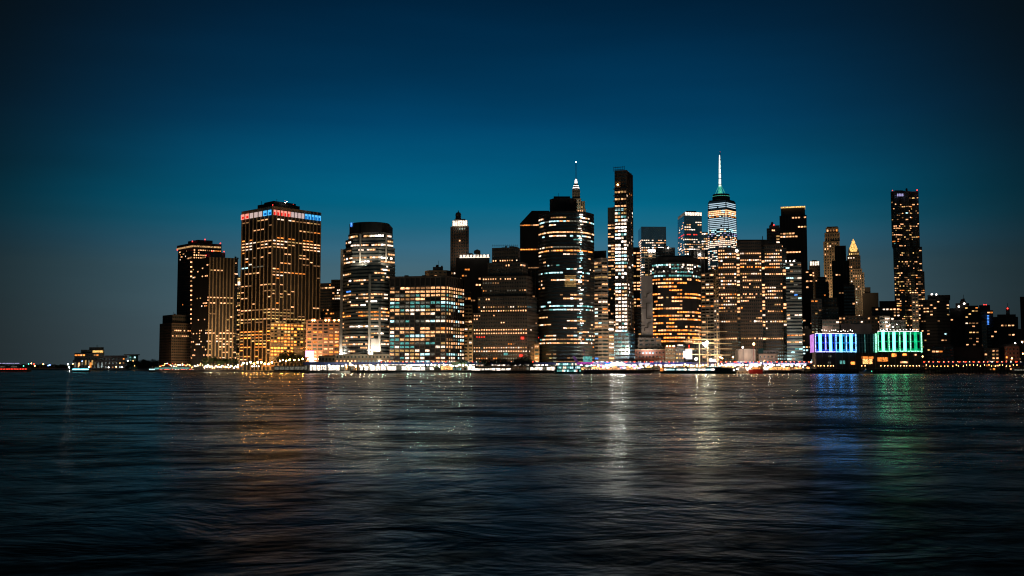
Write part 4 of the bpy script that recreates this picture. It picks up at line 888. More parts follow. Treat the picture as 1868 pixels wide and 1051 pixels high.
# ---------------------------------------------------------------- cars
def make_car(paint):
    r = thing('parked_car', '', 'car', (0, 0, 0))
    b_ = MB(); b_.prism([(-2.2, -.9), (2.2, -.9), (2.25, .9), (-2.25, .9)], .35, .95, paint); b_.build('body', r)
    b_ = MB(); b_.prism([(-1.5, -.8), (1.1, -.8), (1.1, .8), (-1.5, .8)], .95, 1.5, 'glass', paint, top=[(-1.1, -.7), (.6, -.7), (.6, .7), (-1.1, .7)]); b_.build('cabin', r)
    for x, y in ((-1.4, -.9), (1.4, -.9), (-1.4, .9), (1.4, .9)):
        b_ = MB(); k = 10; pts = [(x+.34*math.cos(2*math.pi*i/k), .34+.34*math.sin(2*math.pi*i/k)) for i in range(k)]
        n0 = len(b_.v); b_.v += [(p[0], y-.11, p[1]) for p in pts] + [(p[0], y+.11, p[1]) for p in pts]
        for i in range(k): j = (i+1) % k; b_.f.append((i, j, k+j, k+i)); b_.m.append(b_.mi('rubber'))
        b_.f += [tuple(range(k))[::-1], tuple(range(k, 2*k))]; b_.m += [0, 0]; w_o = b_.build('wheel', r)
        b_ = MB(); yy = y-.13 if y < 0 else y+.13; b_.box(x-.17, x+.17, min(yy, yy+.03), max(yy, yy+.03), .17, .51, 'steel'); b_.build('rim', w_o)
    for y in (-.7, .7):
        b_ = MB(); b_.box(-2.42, -1.5, y-.24, y+.24, .6, .92, 'tail_lamp'); b_.build('taillight', r)
        b_ = MB(); b_.box(2.0, 2.36, y-.24, y+.24, .58, .85, 'head_lamp'); b_.build('headlight', r)
    return r
carA, carB = make_car('car_dark'), make_car('car_silver'); rc = random.Random(21); first = {0: carA, 1: carB}; used = set()
def put_car(x, y, z, rz, label, group):
    k = rc.random() < .4
    if k not in used: o = first[int(k)]; used.add(k)
    else: o = copy_tree(first[int(k)])
    o.location = (x, y, z); o.rotation_euler = (0, 0, rz); o['label'] = label; o['group'] = group; o['kind_'] = 0; del o['kind_']; return o
for lo_, hi_, step, lab in ((700, 985, 13, 'car with glowing tail lamps on the elevated road above the white waterfront halls'), (1085, 1240, 8, 'car with red tail lamps on the elevated road in front of the brick warehouses'),
                            (1310, 1478, 8, 'car with red tail lamps on the elevated road left of the pier hall'), (1688, 1864, 8, 'car with red tail lamps on the dark elevated road right of the pier hall')):
    px = lo_
    while px < hi_:
        p = at(px, 1139, 661); put_car(p.x, 1136.8, 11.55 - .55, 0 if rc.random() < .8 else math.pi, lab, 'cars on the elevated road'); px += step*rc.uniform(.8, 1.4)
for px, Y, k in ((318, 1585, 6), (336, 1575, 6), (297, 1590, 3)):
    pass
for i in range(12):
    px = 292 + i*5.0 + rc.uniform(-1, 1); p = at(px, 1575, 672); put_car(p.x, 1578 + rc.uniform(-2, 6), GZ, rc.choice((0, math.pi)), 'car with red lamps at the foot of the leftmost low block', 'cars in the street at the left')

# ---------------------------------------------------------------- waterfront halls under and before the road
def hall(px0, px1, Y, ytop, name, label, front, cat='pavilion', d=8, posts=6, roofm='dark', ybot=None):
    a = at(px0, Y, 672).x; c = at(px1, Y, 672).x; zt = zat(Y, ytop); o_ = ((a+c)/2, Y, GZ); r = thing(name, label, cat, o_)
    q = MB(); q.box(a, c, Y+1.2, Y+d, GZ, zt-.6, 'dark'); wl_ = q.build('wall', r, o_)
    q = MB(); q.box(a-.8, c+.8, Y-1.5, Y+d+.5, zt-.597, zt, roofm); q.build('roof', r, o_)
    n = max(2, int((c-a)/posts)); rf = random.Random(label)
    for i in range(n):
        x0 = a + (c-a)*i/n; x1 = a + (c-a)*(i+1)/n
        q = MB(); m_ = front if rf.random() < .86 else rf.choice(('shop_warm', 'Dg', 'D'))
        q.box(x0+.25, x1-.25, Y+.9, Y+1.19, GZ+rf.uniform(.5, 1.1), zt-.9-rf.uniform(0, .5), m_); q.build('window', wl_, o_)
        q = MB(); q.box(x0-.15, x0+.15, Y-.6, Y-.3, GZ, zt-.6, 'steel'); q.build('post', r, o_)
    return r
hall(556, 634, 1158, 664.5, 'ferry_hall', 'white glowing glazed ferry hall below the splayed orange building', 'shop_white', 'ferry hall', posts=4)
hall(646, 656, 1120, 665, 'ferry_hall', 'short amber lit hall between dark mooring posts', 'shop_warm', 'ferry hall', posts=2)
hall(656, 742, 1122, 666, 'ferry_hall', 'long white lit glazed hall below the stepped white tower', 'shop_white', 'ferry hall', posts=5)
hall(742, 792, 1122, 667.5, 'ferry_hall', 'white lit hall with amber doors below the grid fronted block', 'shop_white', 'ferry hall', posts=4)
hall(804, 826, 1122, 666, 'ferry_hall', 'small amber and white lit hall between two dark tree clumps', 'shop_warm', 'ferry hall', posts=3)
hall(852, 866, 1122, 666, 'ferry_hall', 'small white lit hall just right of the largest dark trees', 'shop_white', 'ferry hall', posts=3)
hall(866, 932, 1128, 670, 'ferry_hall', 'low white lit hall behind dark trees at the foot of the setback building', 'shop_white', 'ferry hall', posts=5)
hall(960, 1012, 1126, 667.5, 'ferry_hall', 'white and amber lit hall just left of the teal windowed boat', 'shop_white', 'ferry hall', posts=4)
hall(1060, 1160, 1128, 669, 'market_hall', 'warm lit market hall behind the crowded colour lit pier', 'shop_warm', 'market hall', posts=5)
hall(1345, 1412, 1126, 667, 'market_hall', 'pinkish white lit hall behind the red ship', 'shop_white', 'market hall', posts=5)
hall(1412, 1478, 1126, 668, 'market_hall', 'red and amber lit hall just left of the pier hall', 'shop_warm', 'market hall', posts=4)
hall(500, 556, 1215, 667, 'ferry_dock', 'dark open ferry dock with small lamps left of the white ferry hall', 'Dg', 'ferry dock', posts=5)
hall(282, 345, 1600, 669, 'kiosk', 'teal glazed low entrance hall at the foot of the leftmost low block', 'T', 'kiosk', posts=7)
# seawall fendering, piers
def pier(px0, px1, Y0, Y1, z, label, name='pier'):
    a = at(px0, Y0, 680).x; c = at(px1, Y0, 680).x; o_ = ((a+c)/2, Y0, 0); r = thing(name, label, 'pier', o_)
    q = MB(); q.box(a, c, Y0, Y1, z-1.4, z, 'timber'); dk_ = q.build('deck', r, o_)
    x = a+1
    while x < c: q = MB(); q.box(x-.3, x+.3, Y0+.5, Y0+1.1, -2, z-1.41, 'timber'); q.build('pile', r, o_); x += 3.4
    q = MB()
    x = a
    while x < c: q.box(x-.06, x+.06, Y0+.1, Y0+.22, z, z+1.1, 'steel'); x += 2
    q.box(a, c, Y0+.12, Y0+.2, z+1.1, z+1.2, 'steel'); q.build('railing', dk_, o_)
    return r
pier(1055, 1204, 1062, 1099, 3.6, 'dark timber pier crowded with coloured lights beside the teal windowed boat')
pier(1466, 1716, 1058, 1098, 4.6, 'broad dark timber pier carrying the blue and green lit hall')
pier(1716, 1900, 1078, 1100, 3.4, 'dark low pier with rows of tiny lamps at the far right')
pier(640, 1010, 1096, 1099.8, 3.0, 'long narrow dark walkway on piles along the white lit halls')
pier(1395, 1462, 1076, 1098, 3.4, 'short timber pier right of the red ship')
pier(500, 560, 1190, 1210, 3.5, 'small ferry landing at the left end of the white ferry hall')
for px, y0 in ((652, 664), (655, 666), (663, 667), (673, 667), (598, 668), (589, 667), (562, 667), (706, 667), (640, 668), (648, 668)):
    Y = 1092; p = at(px, Y, 675); q = MB(); z = zat(Y, y0)
    q.lathe((p.x, Y), [(.5, -2), (.5, z-1), (.25, z)], 'timber', 8); tag(q.build('mooring_post', None, (p.x, Y, 0)), 'dark timber mooring post rising from the water before the white halls', 'mooring post', 'mooring posts before the white halls')

# ---------------------------------------------------------------- lit screens and big boxes
def sign(px0, px1, y0, y1, Y, label, extra=None):
    a = at(px0, Y, y0); c = at(px1, Y, y1); o_ = ((a.x+c.x)/2, Y, GZ); r = thing('billboard', label, 'billboard', o_)
    q = MB(); q.box(a.x, c.x, Y, Y+.5, c.z, a.z, 'screen_white'); q.build('screen', r, o_)
    q = MB(); q.box(a.x-.5, c.x+.5, Y+.503, Y+1.1, c.z-.5, a.z+.5, 'steel'); q.build('frame', r, o_)
    for x in (a.x+1, c.x-1): q = MB(); q.box(x-.2, x+.2, Y+1.2, Y+1.7, GZ, a.z, 'steel'); q.build('post', r, o_)
    return r, o_
r, o_ = sign(557.5, 571.5, 640.5, 651, 1205, 'bright pinkish white screen standing before the splayed orange building')
a = at(564, 1204, 651); c = at(571.5, 1204, 662); q = MB(); q.box(a.x, c.x, 1205, 1205.5, c.z, a.z-.01, 'screen_white'); q.build('screen', r, o_)
q = MB(); a = at(556.8, 1204, 640); c = at(572.2, 1204, 662.6)
q.box(a.x, c.x, 1204.9, 1205.6, a.z+.02, a.z+.45, 'screen_pink'); q.box(c.x-.5, c.x, 1204.9, 1205.6, c.z, a.z, 'screen_pink'); q.box(a.x, a.x+.4, 1204.9, 1205.6, at(0, 1205, 652).z, a.z, 'screen_pink'); q.build('neon_border', r, o_)
r, o_ = sign(1251, 1262.5, 637, 655, 1160, 'bright white screen between the grey warehouse and the tall ship')
a = at(1246.5, 1160, 640.5); c = at(1250.9, 1160, 652); q = MB(); q.box(a.x, c.x-.02, 1160, 1160.5, c.z, a.z, 'screen_white'); q.build('screen', r, o_)
p = at(1257, 1159.5, 632); q = MB(); q.lathe((p.x, p.y), [(.3, p.z-2), (.7, p.z-1), (.7, p.z+1), (.2, p.z+2)], 'R', 8); q.build('red_light', r, o_)
b = B('storage_shed', 'big blank cream shed with clipped upper corners above the elevated road', 'shed')
a = at(1347, 1160, 645); c = at(1378, 1160, 645); zt = zat(1160, 636.5); q = b.wall; b.setorg((a.x, 1160))
k = len(q.v); prof = [(a.x, GZ), (c.x, GZ), (c.x, zt-1), (c.x-1.2, zt), (a.x+1.8, zt), (a.x, zt-1.6)]
q.v += [(x, 1160, z) for x, z in prof] + [(x, 1176, z) for x, z in prof]
q.f += [tuple(range(k+5, k-1, -1))[::-1], tuple(range(k+6, k+12))[::-1]] + [(k+i, k+6+i, k+6+(i+1) % 6, k+(i+1) % 6) for i in range(6)]; q.m += [q.mi('canvas')]*8
p = MB(); g = at(1356.5, 1159.9, 645).x; p.box(g-.12, g+.12, 1159.8, 1160.2, GZ, zt-.3, 'grey'); b.parts.append((p, 'seam')); b.finish()
b = B('low_building', 'low pinkish grey building with ribbed top right of the cream shed', 'building')
b.tier([(1384, 1165), (1419, 1163)], 645.5, d=14, yref=655, wall='beige', fl=3.6, bw=4.4, ww=.4, prob=.25, pal='bright', pk=0)
b.tier([(1393, 1168), (1420, 1166)], 639, 645.5, d=10, yref=642, wall='grey', prob=0, pk=2)
b.tier([(1383, 1169), (1393, 1169)], 636, 646, d=9, yref=642, wall='tealglass', prob=0, pk=0); b.finish()

# ---------------------------------------------------------------- the pier hall with blue and green light fins
b = B('pier_hall', 'long pier hall glowing blue on the left half and green on the right half', 'hall')
YP = 1100
def X(px, Y=YP, y=625): return at(px, Y, y).x
b.setorg((X(1582), YP)); W_ = b.wall
zt, zm, zd = zat(YP, 607), zat(YP, 643), 4.6
SHX = (X(1478.5, YP+40) - X(1485.5))/39.4
def para(x0, x1, y0, y1, z0, z1, m_):
    W_.prism([(x0+SHX*(y0-.6), YP+y0), (x1+SHX*(y0-.6), YP+y0), (x1+SHX*(y1-.6), YP+y1), (x0+SHX*(y1-.6), YP+y1)], z0, z1, m_)
for px0, px1, y0 in ((1485.5, 1562, 609.2), (1598, 1682, 605.2)): para(X(px0), X(px1), .6, 40, zm, zat(YP, y0), 'glass')
para(X(1562)+.01, X(1598)-.01, 1.5, 39, zm-.01, zat(YP, 609.5), 'tealglass')
para(X(1488), X(1682), 3, 38, zd, zm-.02, 'dark')
emit('led_pink', (.75, .3, .85), .9, .6, 1.4, .2); 
q = MB(); x0 = X(1485.5)-.15; xb = x0+SHX*39.4
q.prism([(x0, YP+.6), (xb, YP+40), (xb-.3, YP+40), (x0-.3, YP+.6)], zm+.2, zat(YP, 609.4), 'led_pink'); b.parts.append((q, 'pink_end_panel'))
def mod(px0, px1, y0, y1, base, mid, edge, nm):
    """one bay: LED washed back panel, two dark windows, a white fin between"""
    w = px1-px0; z1 = zat(YP, y0); z0 = zat(YP, y1)
    q = MB(); q.box(X(px0)+.05, X(px1)-.05, YP+.3, YP+.597, z0, z1, base); b.parts.append((q, 'light_panel'))
    for f0, f1 in ((.12, .35), (.68, .9)):
        for g0, g1 in ((.16, .48), (.56, .88)):
            q = MB(); q.box(X(px0+w*f0), X(px0+w*f1), YP+.1, YP+.29, z0+(z1-z0)*g0-.3, z0+(z1-z0)*g1, 'glass'); b.parts.append((q, 'window'))
    q = MB(); q.box(X(px0+w*.38), X(px0+w*.64), YP-.2, YP+.29, z0+.2, z1, mid); b.parts.append((q, 'light_fin'))
    q = MB(); q.box(X(px0)+.06, X(px0+w*.06), YP-.3, YP+.295, z0+.2, z1, edge); q.box(X(px0+w*.05), X(px1-w*.02), YP-.3, YP+.295, z0-.3, z0+.5, edge); b.parts.append((q, 'light_tube'))
emit('b1', (.02, .05, .6), 1.0, .6, 1.4, .2); emit('b2', (.02, .15, .7), 1.0, .6, 1.4, .2); emit('b3', (.02, .25, .65), .9, .6, 1.4, .2)
emit('fin_blue', (.04, .3, 1), 12, .85, 1.15, .3)
emit('g1', (.0, .25, .09), .9, .6, 1.4, .2); emit('g2', (.01, .55, .22), 1.2, .6, 1.4, .2); emit('e1', (.45, .45, 1), 2.4); emit('e2', (.25, .6, 1), 2.2); emit('e3', (.3, 1, .55), 1.8)
emit('gw', (.09, 1, .45), 6.5, .9, 1.1)
for i, (bs, ed) in enumerate((('b1', 'e1'), ('b1', 'e1'), ('b3', 'e2'), ('b2', 'e2'))):
    x0 = 1487+i*18.8; mod(x0, x0+18.3, 609.8, 642, bs, 'fin_blue', ed, '')
q = MB(); q.box(X(1560.6), X(1562), YP-.3, YP+.6, zm, zat(YP, 609), 'cyan_soft' if 'cyan_soft' in MATS else 'e2'); b.parts.append((q, 'light_tube'))
for i, (bs, md) in enumerate((('g1', 'gw'), ('g1', 'gw'), ('g1', 'gw'), ('g1', 'g2'))):
    x0 = 1601.5+i*19.7; mod(x0, x0+19.2, 606, 641, bs, md, 'e3', '')
q = MB(); q.box(X(1680.4), X(1682), YP-.3, YP+.6, zm, zat(YP, 606), 'e3'); q.box(X(1597), X(1599.5), YP-.3, YP+.6, zm, zat(YP, 608.5), 'e3'); b.parts.append((q, 'light_tube'))
emit('roofline', (1, .85, .9), 1.5, .5, 1.5, .3)
q = MB(); q.box(X(1487.5), X(1558.5), YP+.2, YP+1.4, zat(YP, 609), zat(YP, 608), 'roofline'); b.parts.append((q, 'roof_edge_light'))
q = MB(); q.box(X(1602), X(1677), YP+.2, YP+1.4, zat(YP, 605), zat(YP, 604), 'roofline'); b.parts.append((q, 'roof_edge_light'))
q = MB()
for i in range(7): q.box(X(1563+i*5.2)-.15, X(1563+i*5.2)+.15, YP+1.1, YP+1.49, zm, zat(YP, 609.6), 'T' if i % 3 == 0 else 'copper')
for y in (617, 625, 633): q.box(X(1562.2), X(1597), YP+1.15, YP+1.48, zat(YP, y)-.12, zat(YP, y)+.12, 'copper')
b.parts.append((q, 'glazing_bars'))
for x0, x1, y0, y1, m in ((1573, 1594, 650.5, 654.5, 'A'), (1574, 1592, 655, 664, 'shop_warm'), (1602, 1620, 652, 659.5, 'A'), (1628, 1636, 645, 651, 'AB'), (1648, 1655, 645, 649, 'AB'), (1669, 1673, 646, 648.5, 'WB'), (1644, 1656, 659.5, 662.5, 'WB'), (1512.5, 1517.5, 648.5, 651.5, 'Dg'), (1533, 1542, 658, 664, 'T'), (1511, 1516, 660, 663, 'Dg'), (1553, 1560, 660, 665, 'AB')):
    q = MB(); q.box(X(x0), X(x1), YP+2.5, YP+2.99, zat(YP, y1), zat(YP, y0), m); b.parts.append((q, 'lit_opening'))
for i in range(17):
    q = MB(); x = X(1489+i*12); q.box(x-.3, x+.3, YP+.8, YP+1.4, zd, zm-.01, 'steel'); b.parts.append((q, 'column'))
ro = random.Random(4)
for i in range(14): b.lamp(1500+i*4.2+ro.uniform(-1, 1), YP+6, 603.5+ro.uniform(-1.5, 1.5), .9, 'NB', 'roof_lamp')
for i in range(12): b.lamp(1606+i*6+ro.uniform(-1, 1), YP+6, 602+ro.uniform(-1.5, 1), .8, 'NB', 'roof_lamp')
b.finish()

# ---------------------------------------------------------------- trees
def make_tree(seed, leafm='leaf', hgt=11.0, rad=5.0, n=900):
    rt_ = random.Random(seed); t = thing('tree', '', 'tree', (0, 0, 0))
    q = MB(); q.lathe((0, 0), [(.34, 0), (.26, hgt*.25), (.2, hgt*.45), (.06, hgt*.8)], 'bark', 8)
    tips = []
    for i in range(7):
        a = rt_.uniform(0, 6.28); r = rt_.uniform(.35, .8)*rad; z = hgt*rt_.uniform(.45, .9); s = Vector((0, 0, hgt*rt_.uniform(.25, .45))); e = Vector((r*math.cos(a), r*math.sin(a), z))
        q.bar(s, e, .16, 'bark'); tips.append(e)
    tips.append(Vector((0, 0, hgt*.88))); q.build('trunk', t)
    q = MB(); k = q.mi(leafm)
    for e in tips:
        R = rad*rt_.uniform(.32, .5)
        for i in range(n//len(tips)):
            d = Vector((rt_.gauss(0, 1), rt_.gauss(0, 1), rt_.gauss(0, .8))); d = d.normalized()*R*rt_.random()**.4
            p = e+d; u = Vector((rt_.gauss(0, 1), rt_.gauss(0, 1), rt_.gauss(0, 1))).normalized(); v = u.cross(Vector((rt_.gauss(0, 1), rt_.gauss(0, 1), rt_.gauss(0, 1)))).normalized(); s = rt_.uniform(.2, .42)
            c0 = len(q.v); q.v += [tuple(p+u*s), tuple(p+v*s*.6), tuple(p-u*s), tuple(p-v*s*.6)]; q.f.append((c0, c0+1, c0+2, c0+3)); q.m.append(k)
    q.build('crown', t); return t
protos = [make_tree(i+1, 'leaf' if i < 2 else 'leaf_dark') for i in range(4)]; usedt = set(); rtr = random.Random(8)
def put_tree(px, Y, top, label, group, dark=False, wide=1.0):
    i = rtr.choice((2, 3)) if dark else rtr.choice((0, 1))
    if i in usedt: o = copy_tree(protos[i])
    else: o = protos[i]; usedt.add(i)
    s = (zat(Y, top)-GZ)/10.8
    o.location = (at(px, Y, 670).x, Y, GZ-.1); o.scale = (s*wide, s*wide, s); o.rotation_euler = (0, 0, rtr.uniform(0, 6)); o['label'] = label; o['group'] = group
for px, top in ((374, 656), (382, 652), (390, 650), (398, 651), (406, 652), (414, 655), (422, 652), (430, 657), (378, 661), (402, 658)):
    put_tree(px+rtr.uniform(-1, 1), 1470+rtr.uniform(-15, 25), top, 'green lamplit tree in the clump before the tan piered tower', 'lamplit trees before the tan piered tower', wide=1.15)
for px, top in ((512, 648), (519, 643), (526, 641), (534, 645), (543, 646), (550, 647)):
    put_tree(px, 1262+rtr.uniform(-8, 8), top, 'dark tree at the foot of the tricolour topped tower', 'dark trees at the foot of the tricolour topped tower', True, .8)
for px, top in ((796, 665), (793, 668), (800, 669)): put_tree(px, 1108, top, 'small dark tree before the white lit halls below the grid fronted block', 'small dark trees between the halls', True, 1.1)
for px, top in ((829, 660), (835, 657.5), (841, 656), (846, 658), (850, 663), (838, 664)): put_tree(px, 1112+rtr.uniform(-3, 3), top, 'dark tree hiding the halls right of the grid fronted block', 'dark trees right of the grid fronted block', True, 1.15)
for px, top in ((878, 656), (884, 654), (890, 658), (897, 657), (905, 655), (914, 654), (922, 656), (932, 660), (943, 655), (948, 652), (954, 651), (960, 654), (966, 658), (950, 662), (972, 662)):
    put_tree(px, 1114+rtr.uniform(-4, 4), top, 'dark waterside tree at the foot of the setback building', 'dark trees at the foot of the setback building', True, 1.1)
for i in range(16):
    put_tree(233+i*3.8, 2140 - i*30, 665 - rtr.uniform(2, 10), 'dark tree between the far left terminal and the leftmost block', 'dark trees at the far left', True, 1.4)
for i in range(10): put_tree(1164+i*3.6, 1106, 668.5+rtr.uniform(-1, 1.5), 'low dark shrub like tree on the quay left of the long dinner boat', 'low dark trees on the quay left of the dinner boat', True, 1.3)
for i in range(12): put_tree(1690+i*15, 1150+rtr.uniform(-2, 3), 660+rtr.uniform(-4, 4), 'dark street tree behind the elevated road at the far right', 'dark street trees at the far right', True, 1.1)

# ---------------------------------------------------------------- lamps
def make_lamp(m, hgt, r=.5, name='street_lamp'):
    t = thing(name, '', 'lamp', (0, 0, 0))
    q = MB(); q.lathe((0, 0), [(.22, 0), (.12, 1), (.08, hgt-.4)], 'steel', 8); q.build('pole', t)
    q = MB(); q.lathe((0, 0), [(r*.5, hgt-r), (r, hgt-r*.3), (r*.9, hgt+r*.4), (r*.3, hgt+r)], m, 8); q.build('lamp_head', t)
    return t
LP = {}
def put_lamp(px, Y, y, m, label, group, r=.5, z0=GZ):
    z = zat(Y, y); hgt = max(2, round(z - z0)); k = (m, hgt, r)
    if k not in LP: o = LP[k] = make_lamp(m, hgt, r)
    else: o = copy_tree(LP[k])
    o.location = (at(px, Y, y).x, Y, z0); o['label'] = label; o['group'] = group
rp = random.Random(12)
for i in range(36): put_lamp(292+i*2.5+rp.uniform(-1, 1), 1520+rp.uniform(-25, 30), rp.uniform(663, 671), rp.choice(('white_lamp', 'warm_lamp', 'warm_lamp', 'tail_lamp' if i < 20 else 'white_lamp')), 'street lamp in the bright street at the foot of the left cluster', 'street lamps at the foot of the left cluster', .33)
for i in range(46): put_lamp(372+i*1.62+rp.uniform(-1, 1), 1440+rp.uniform(-12, 12), rp.uniform(665.5, 671.5), rp.choice(('white_lamp', 'white_lamp', 'warm_lamp')), 'dazzling street lamp under the lamplit tree clump', 'street lamps under the lamplit trees', .33)
for px, y in ((451, 664), (491, 664), (460, 668.6), (464, 668.6), (468, 668.6), (472, 668.4)): put_lamp(px, 1330, y, 'white_lamp', 'white lamp along the dark quay at the foot of the tricolour topped tower', 'lamps on the quay left of the ferry dock', .45)
for px, y in ((511, 658), (516, 657), (522, 658), (528, 657), (537, 657), (545, 656), (552, 655), (534, 670), (540, 670)): put_lamp(px, 1225, y, 'sodium_lamp' if y < 665 else 'warm_lamp', 'lamp round the dark ferry dock', 'lamps round the ferry dock', .65)
for i in range(9): put_lamp(444+i*6.5, 1368+rp.uniform(-6, 2), 663+rp.uniform(-3, 1), 'sodium_lamp', 'added orange lamp along the base of the tricolour topped tower', 'added orange lamps at the base of the tricolour topped tower', .95)  # lamps added to lay an orange reflection on the river
for x0, x1, st_, Y_, ms, lab, gr, z_ in ((600, 712, 9, 1112, ('quay_cool', 'quay_warm'), 'white post lamp on the quay before the long white halls', 'post lamps before the white halls', GZ), (742, 862, 8, 1106, ('quay_cool', 'quay_cool', 'quay_warm'), 'cool white post lamp on the quay below the grid fronted block', 'post lamps below the grid fronted block', GZ),
                                  (1030, 1110, 9, 1102, ('quay_warm', 'quay_cool'), 'post lamp on the quay behind the teal windowed boat', 'post lamps behind the teal windowed boat', GZ), (1150, 1345, 8, 1102, ('quay_warm', 'quay_amber', 'quay_warm'), 'warm post lamp on the quay behind the dinner boat and tall ship', 'post lamps behind the dinner boat', GZ),
                                  (1345, 1462, 8, 1102, ('quay_warm', 'quay_amber', 'quay_warm'), 'warm post lamp on the quay between the red lightship and the pier hall', 'post lamps right of the red lightship', GZ)):
    x_ = x0
    while x_ < x1:
        put_lamp(x_+rp.uniform(-1.5, 1.5), Y_+rp.uniform(-2, 3), rp.uniform(665, 668.5), rp.choice(ms), lab, gr, .58 if x0 in (600, 742) else .44, z_); x_ += st_*rp.uniform(.7, 1.3)
for i in range(7): put_lamp(1114+i*4.2+rp.uniform(-.8, .8), 1096, 661.5+abs(i-3)*1.6, 'flood_lamp', 'brightest white lamp cluster over the crowded timber pier', 'bright lamps over the timber pier', .8, 3.6)
for px, y in ((638.5, 661.5), (632, 670)): put_lamp(px, 1108, y, 'warm_lamp', 'warm lamp at the right end of the white ferry hall', 'lamps at the right end of the ferry hall', .45)
for i in range(60):
    px = 1078+i*1.55+rp.uniform(-.8, .8); put_lamp(px, 1066+rp.uniform(0, 26), rp.uniform(665, 673) - (4*math.exp(-((px-1125)/6)**2)), rp.choice(('warm_lamp', 'warm_lamp', 'white_lamp', 'pink_lamp', 'cyan_lamp', 'warm_lamp', 'blue_lamp', 'tail_lamp')), 'small coloured lamp in the crowd of lights on the timber pier', 'coloured lamps on the timber pier', .3, 3.6)
for i in range(22): put_lamp(1325+i*7+rp.uniform(-2, 2), 1112+rp.uniform(-4, 6), rp.uniform(663, 672), rp.choice(('warm_lamp', 'white_lamp', 'warm_lamp', 'tail_lamp')), 'small quay lamp between the dinner boat and the pier hall', 'quay lamps between the dinner boat and the pier hall', .38)
for px, y, m in ((1355, 633, 'white_lamp'), (1479.5, 660, 'warm_lamp'), (1314, 652.5, 'warm_lamp'), (1337, 652, 'warm_lamp'), (1317.5, 653, 'warm_lamp'), (1404, 670, 'flood_lamp'), (1408, 667, 'white_lamp')):
    put_lamp(px, 1118, y, m, 'tall bright lamp post rising above the quay lights right of the tall ship', 'tall lamp posts right of the tall ship', .75)
for i in range(34):
    px = 1486+i*5.8
    if 1526 < px < 1572 or 1584 < px < 1606: continue
    put_lamp(px+rp.uniform(-1, 1), 1061, 667.3+rp.uniform(-.6, .8), 'warm_lamp', 'tiny warm lamp along the front edge of the pier hall deck', 'tiny lamps along the pier hall deck', .26, 4.6)
for i in range(26): put_lamp(1690+i*6.6+rp.uniform(-2, 2), 1082, 667+rp.uniform(-.8, 1), 'warm_lamp', 'tiny lamp on the dark low pier at the far right', 'tiny lamps on the far right pier', .22, 3.4)
for px, y, m in ((1846, 654.5, 'warm_lamp'), (1864.5, 625, 'white_lamp'), (1852, 626, 'white_lamp'), (1866, 646, 'warm_lamp'), (1683, 651, 'warm_lamp')): put_lamp(px, 1150, y, m, 'tall street lamp beside the elevated road at the far right', 'street lamps at the far right', .6)
for px, y, m in ((124, 664.5, 'white_lamp'), (126.5, 670.5, 'flood_lamp'), (163, 669.5, 'flood_lamp'), (133, 664, 'warm_lamp'), (150, 659, 'blue_lamp'), (276, 662, 'blue_lamp'), (287, 665, 'white_lamp'), (198, 670, 'white_lamp'), (212, 669, 'warm_lamp'), (222, 670, 'white_lamp'), (233, 658.5, 'white_lamp'), (243, 658, 'warm_lamp'), (245, 667, 'warm_lamp')):
    put_lamp(px, 2195, y, m, 'lamp round the far left terminal', 'lamps round the far left terminal', .9)
for px, y, m in ((52, 664, 'green_lamp'), (57, 663, 'warm_lamp'), (62, 664, 'tail_lamp'), (43, 667.5, 'green_lamp'), (63.5, 667.5, 'warm_lamp'), (79, 664.5, 'warm_lamp'), (88, 667, 'blue_lamp'), (91, 666, 'blue_lamp')):
    put_lamp(px, 4900, y, m, 'tiny lamp on the far shore across the bay', 'lamps on the far shore', 2.0, 5)
# market tents on the crowded pier
for i in range(9):
    px = 1084+i*12.4; p = at(px, 1080, 672); t = thing('market_tent', 'small pitched tent with a lit canopy on the crowded timber pier', 'tent', (p.x, 1080, 3.6), 'tents on the crowded pier')
    q = MB(); m_ = ('shop_warm', 'pink_soft', 'shop_white', 'shop_warm', 'V')[i % 5]; q.prism([(-2.4, -2), (2.4, -2), (2.4, 2), (-2.4, 2)], 2.2, 3.8, m_, top=[(-.2, -.2), (.2, -.2), (.2, .2), (-.2, .2)]); q.build('canopy', t)
    for x, y in ((-2.2, -1.8), (2.2, -1.8), (2.2, 1.8), (-2.2, 1.8)): q = MB(); q.box(x-.06, x+.06, y-.06, y+.06, 0, 2.2, 'steel'); q.build('pole', t)

# ================================================================ boats
def hullpts(L, Wd, bow=.25, stern=.06, n=7):
    """plan outline of a hull, bow to -x"""
    P = []
    for i in range(n+1): t = i/n; P.append((-L/2 + L*bow*t, -Wd/2*math.sin(t*math.pi/2)))
    P += [(L/2-L*stern, -Wd/2), (L/2, -Wd*.38), (L/2, Wd*.38), (L/2-L*stern, Wd/2)]
    for i in range(n, -1, -1): t = i/n; P.append((-L/2 + L*bow*t, Wd/2*math.sin(t*math.pi/2)+.01))
    return P
def hull(q, L, Wd, z0, z1, m, mtop='dark', flare=.9, bow=.25):
    a = hullpts(L*(1-.03), Wd*flare, bow); c = hullpts(L, Wd, bow); q.prism(a, z0, z1, m, mtop, top=c)
def boat_at(px0, px1, Y, name, label, cat, flip=False):
    a, c = at(px0, Y, 676).x, at(px1, Y, 676).x
    return thing(name, label, cat, ((a+c)/2, Y, 0), None, math.pi if flip else 0), c-a
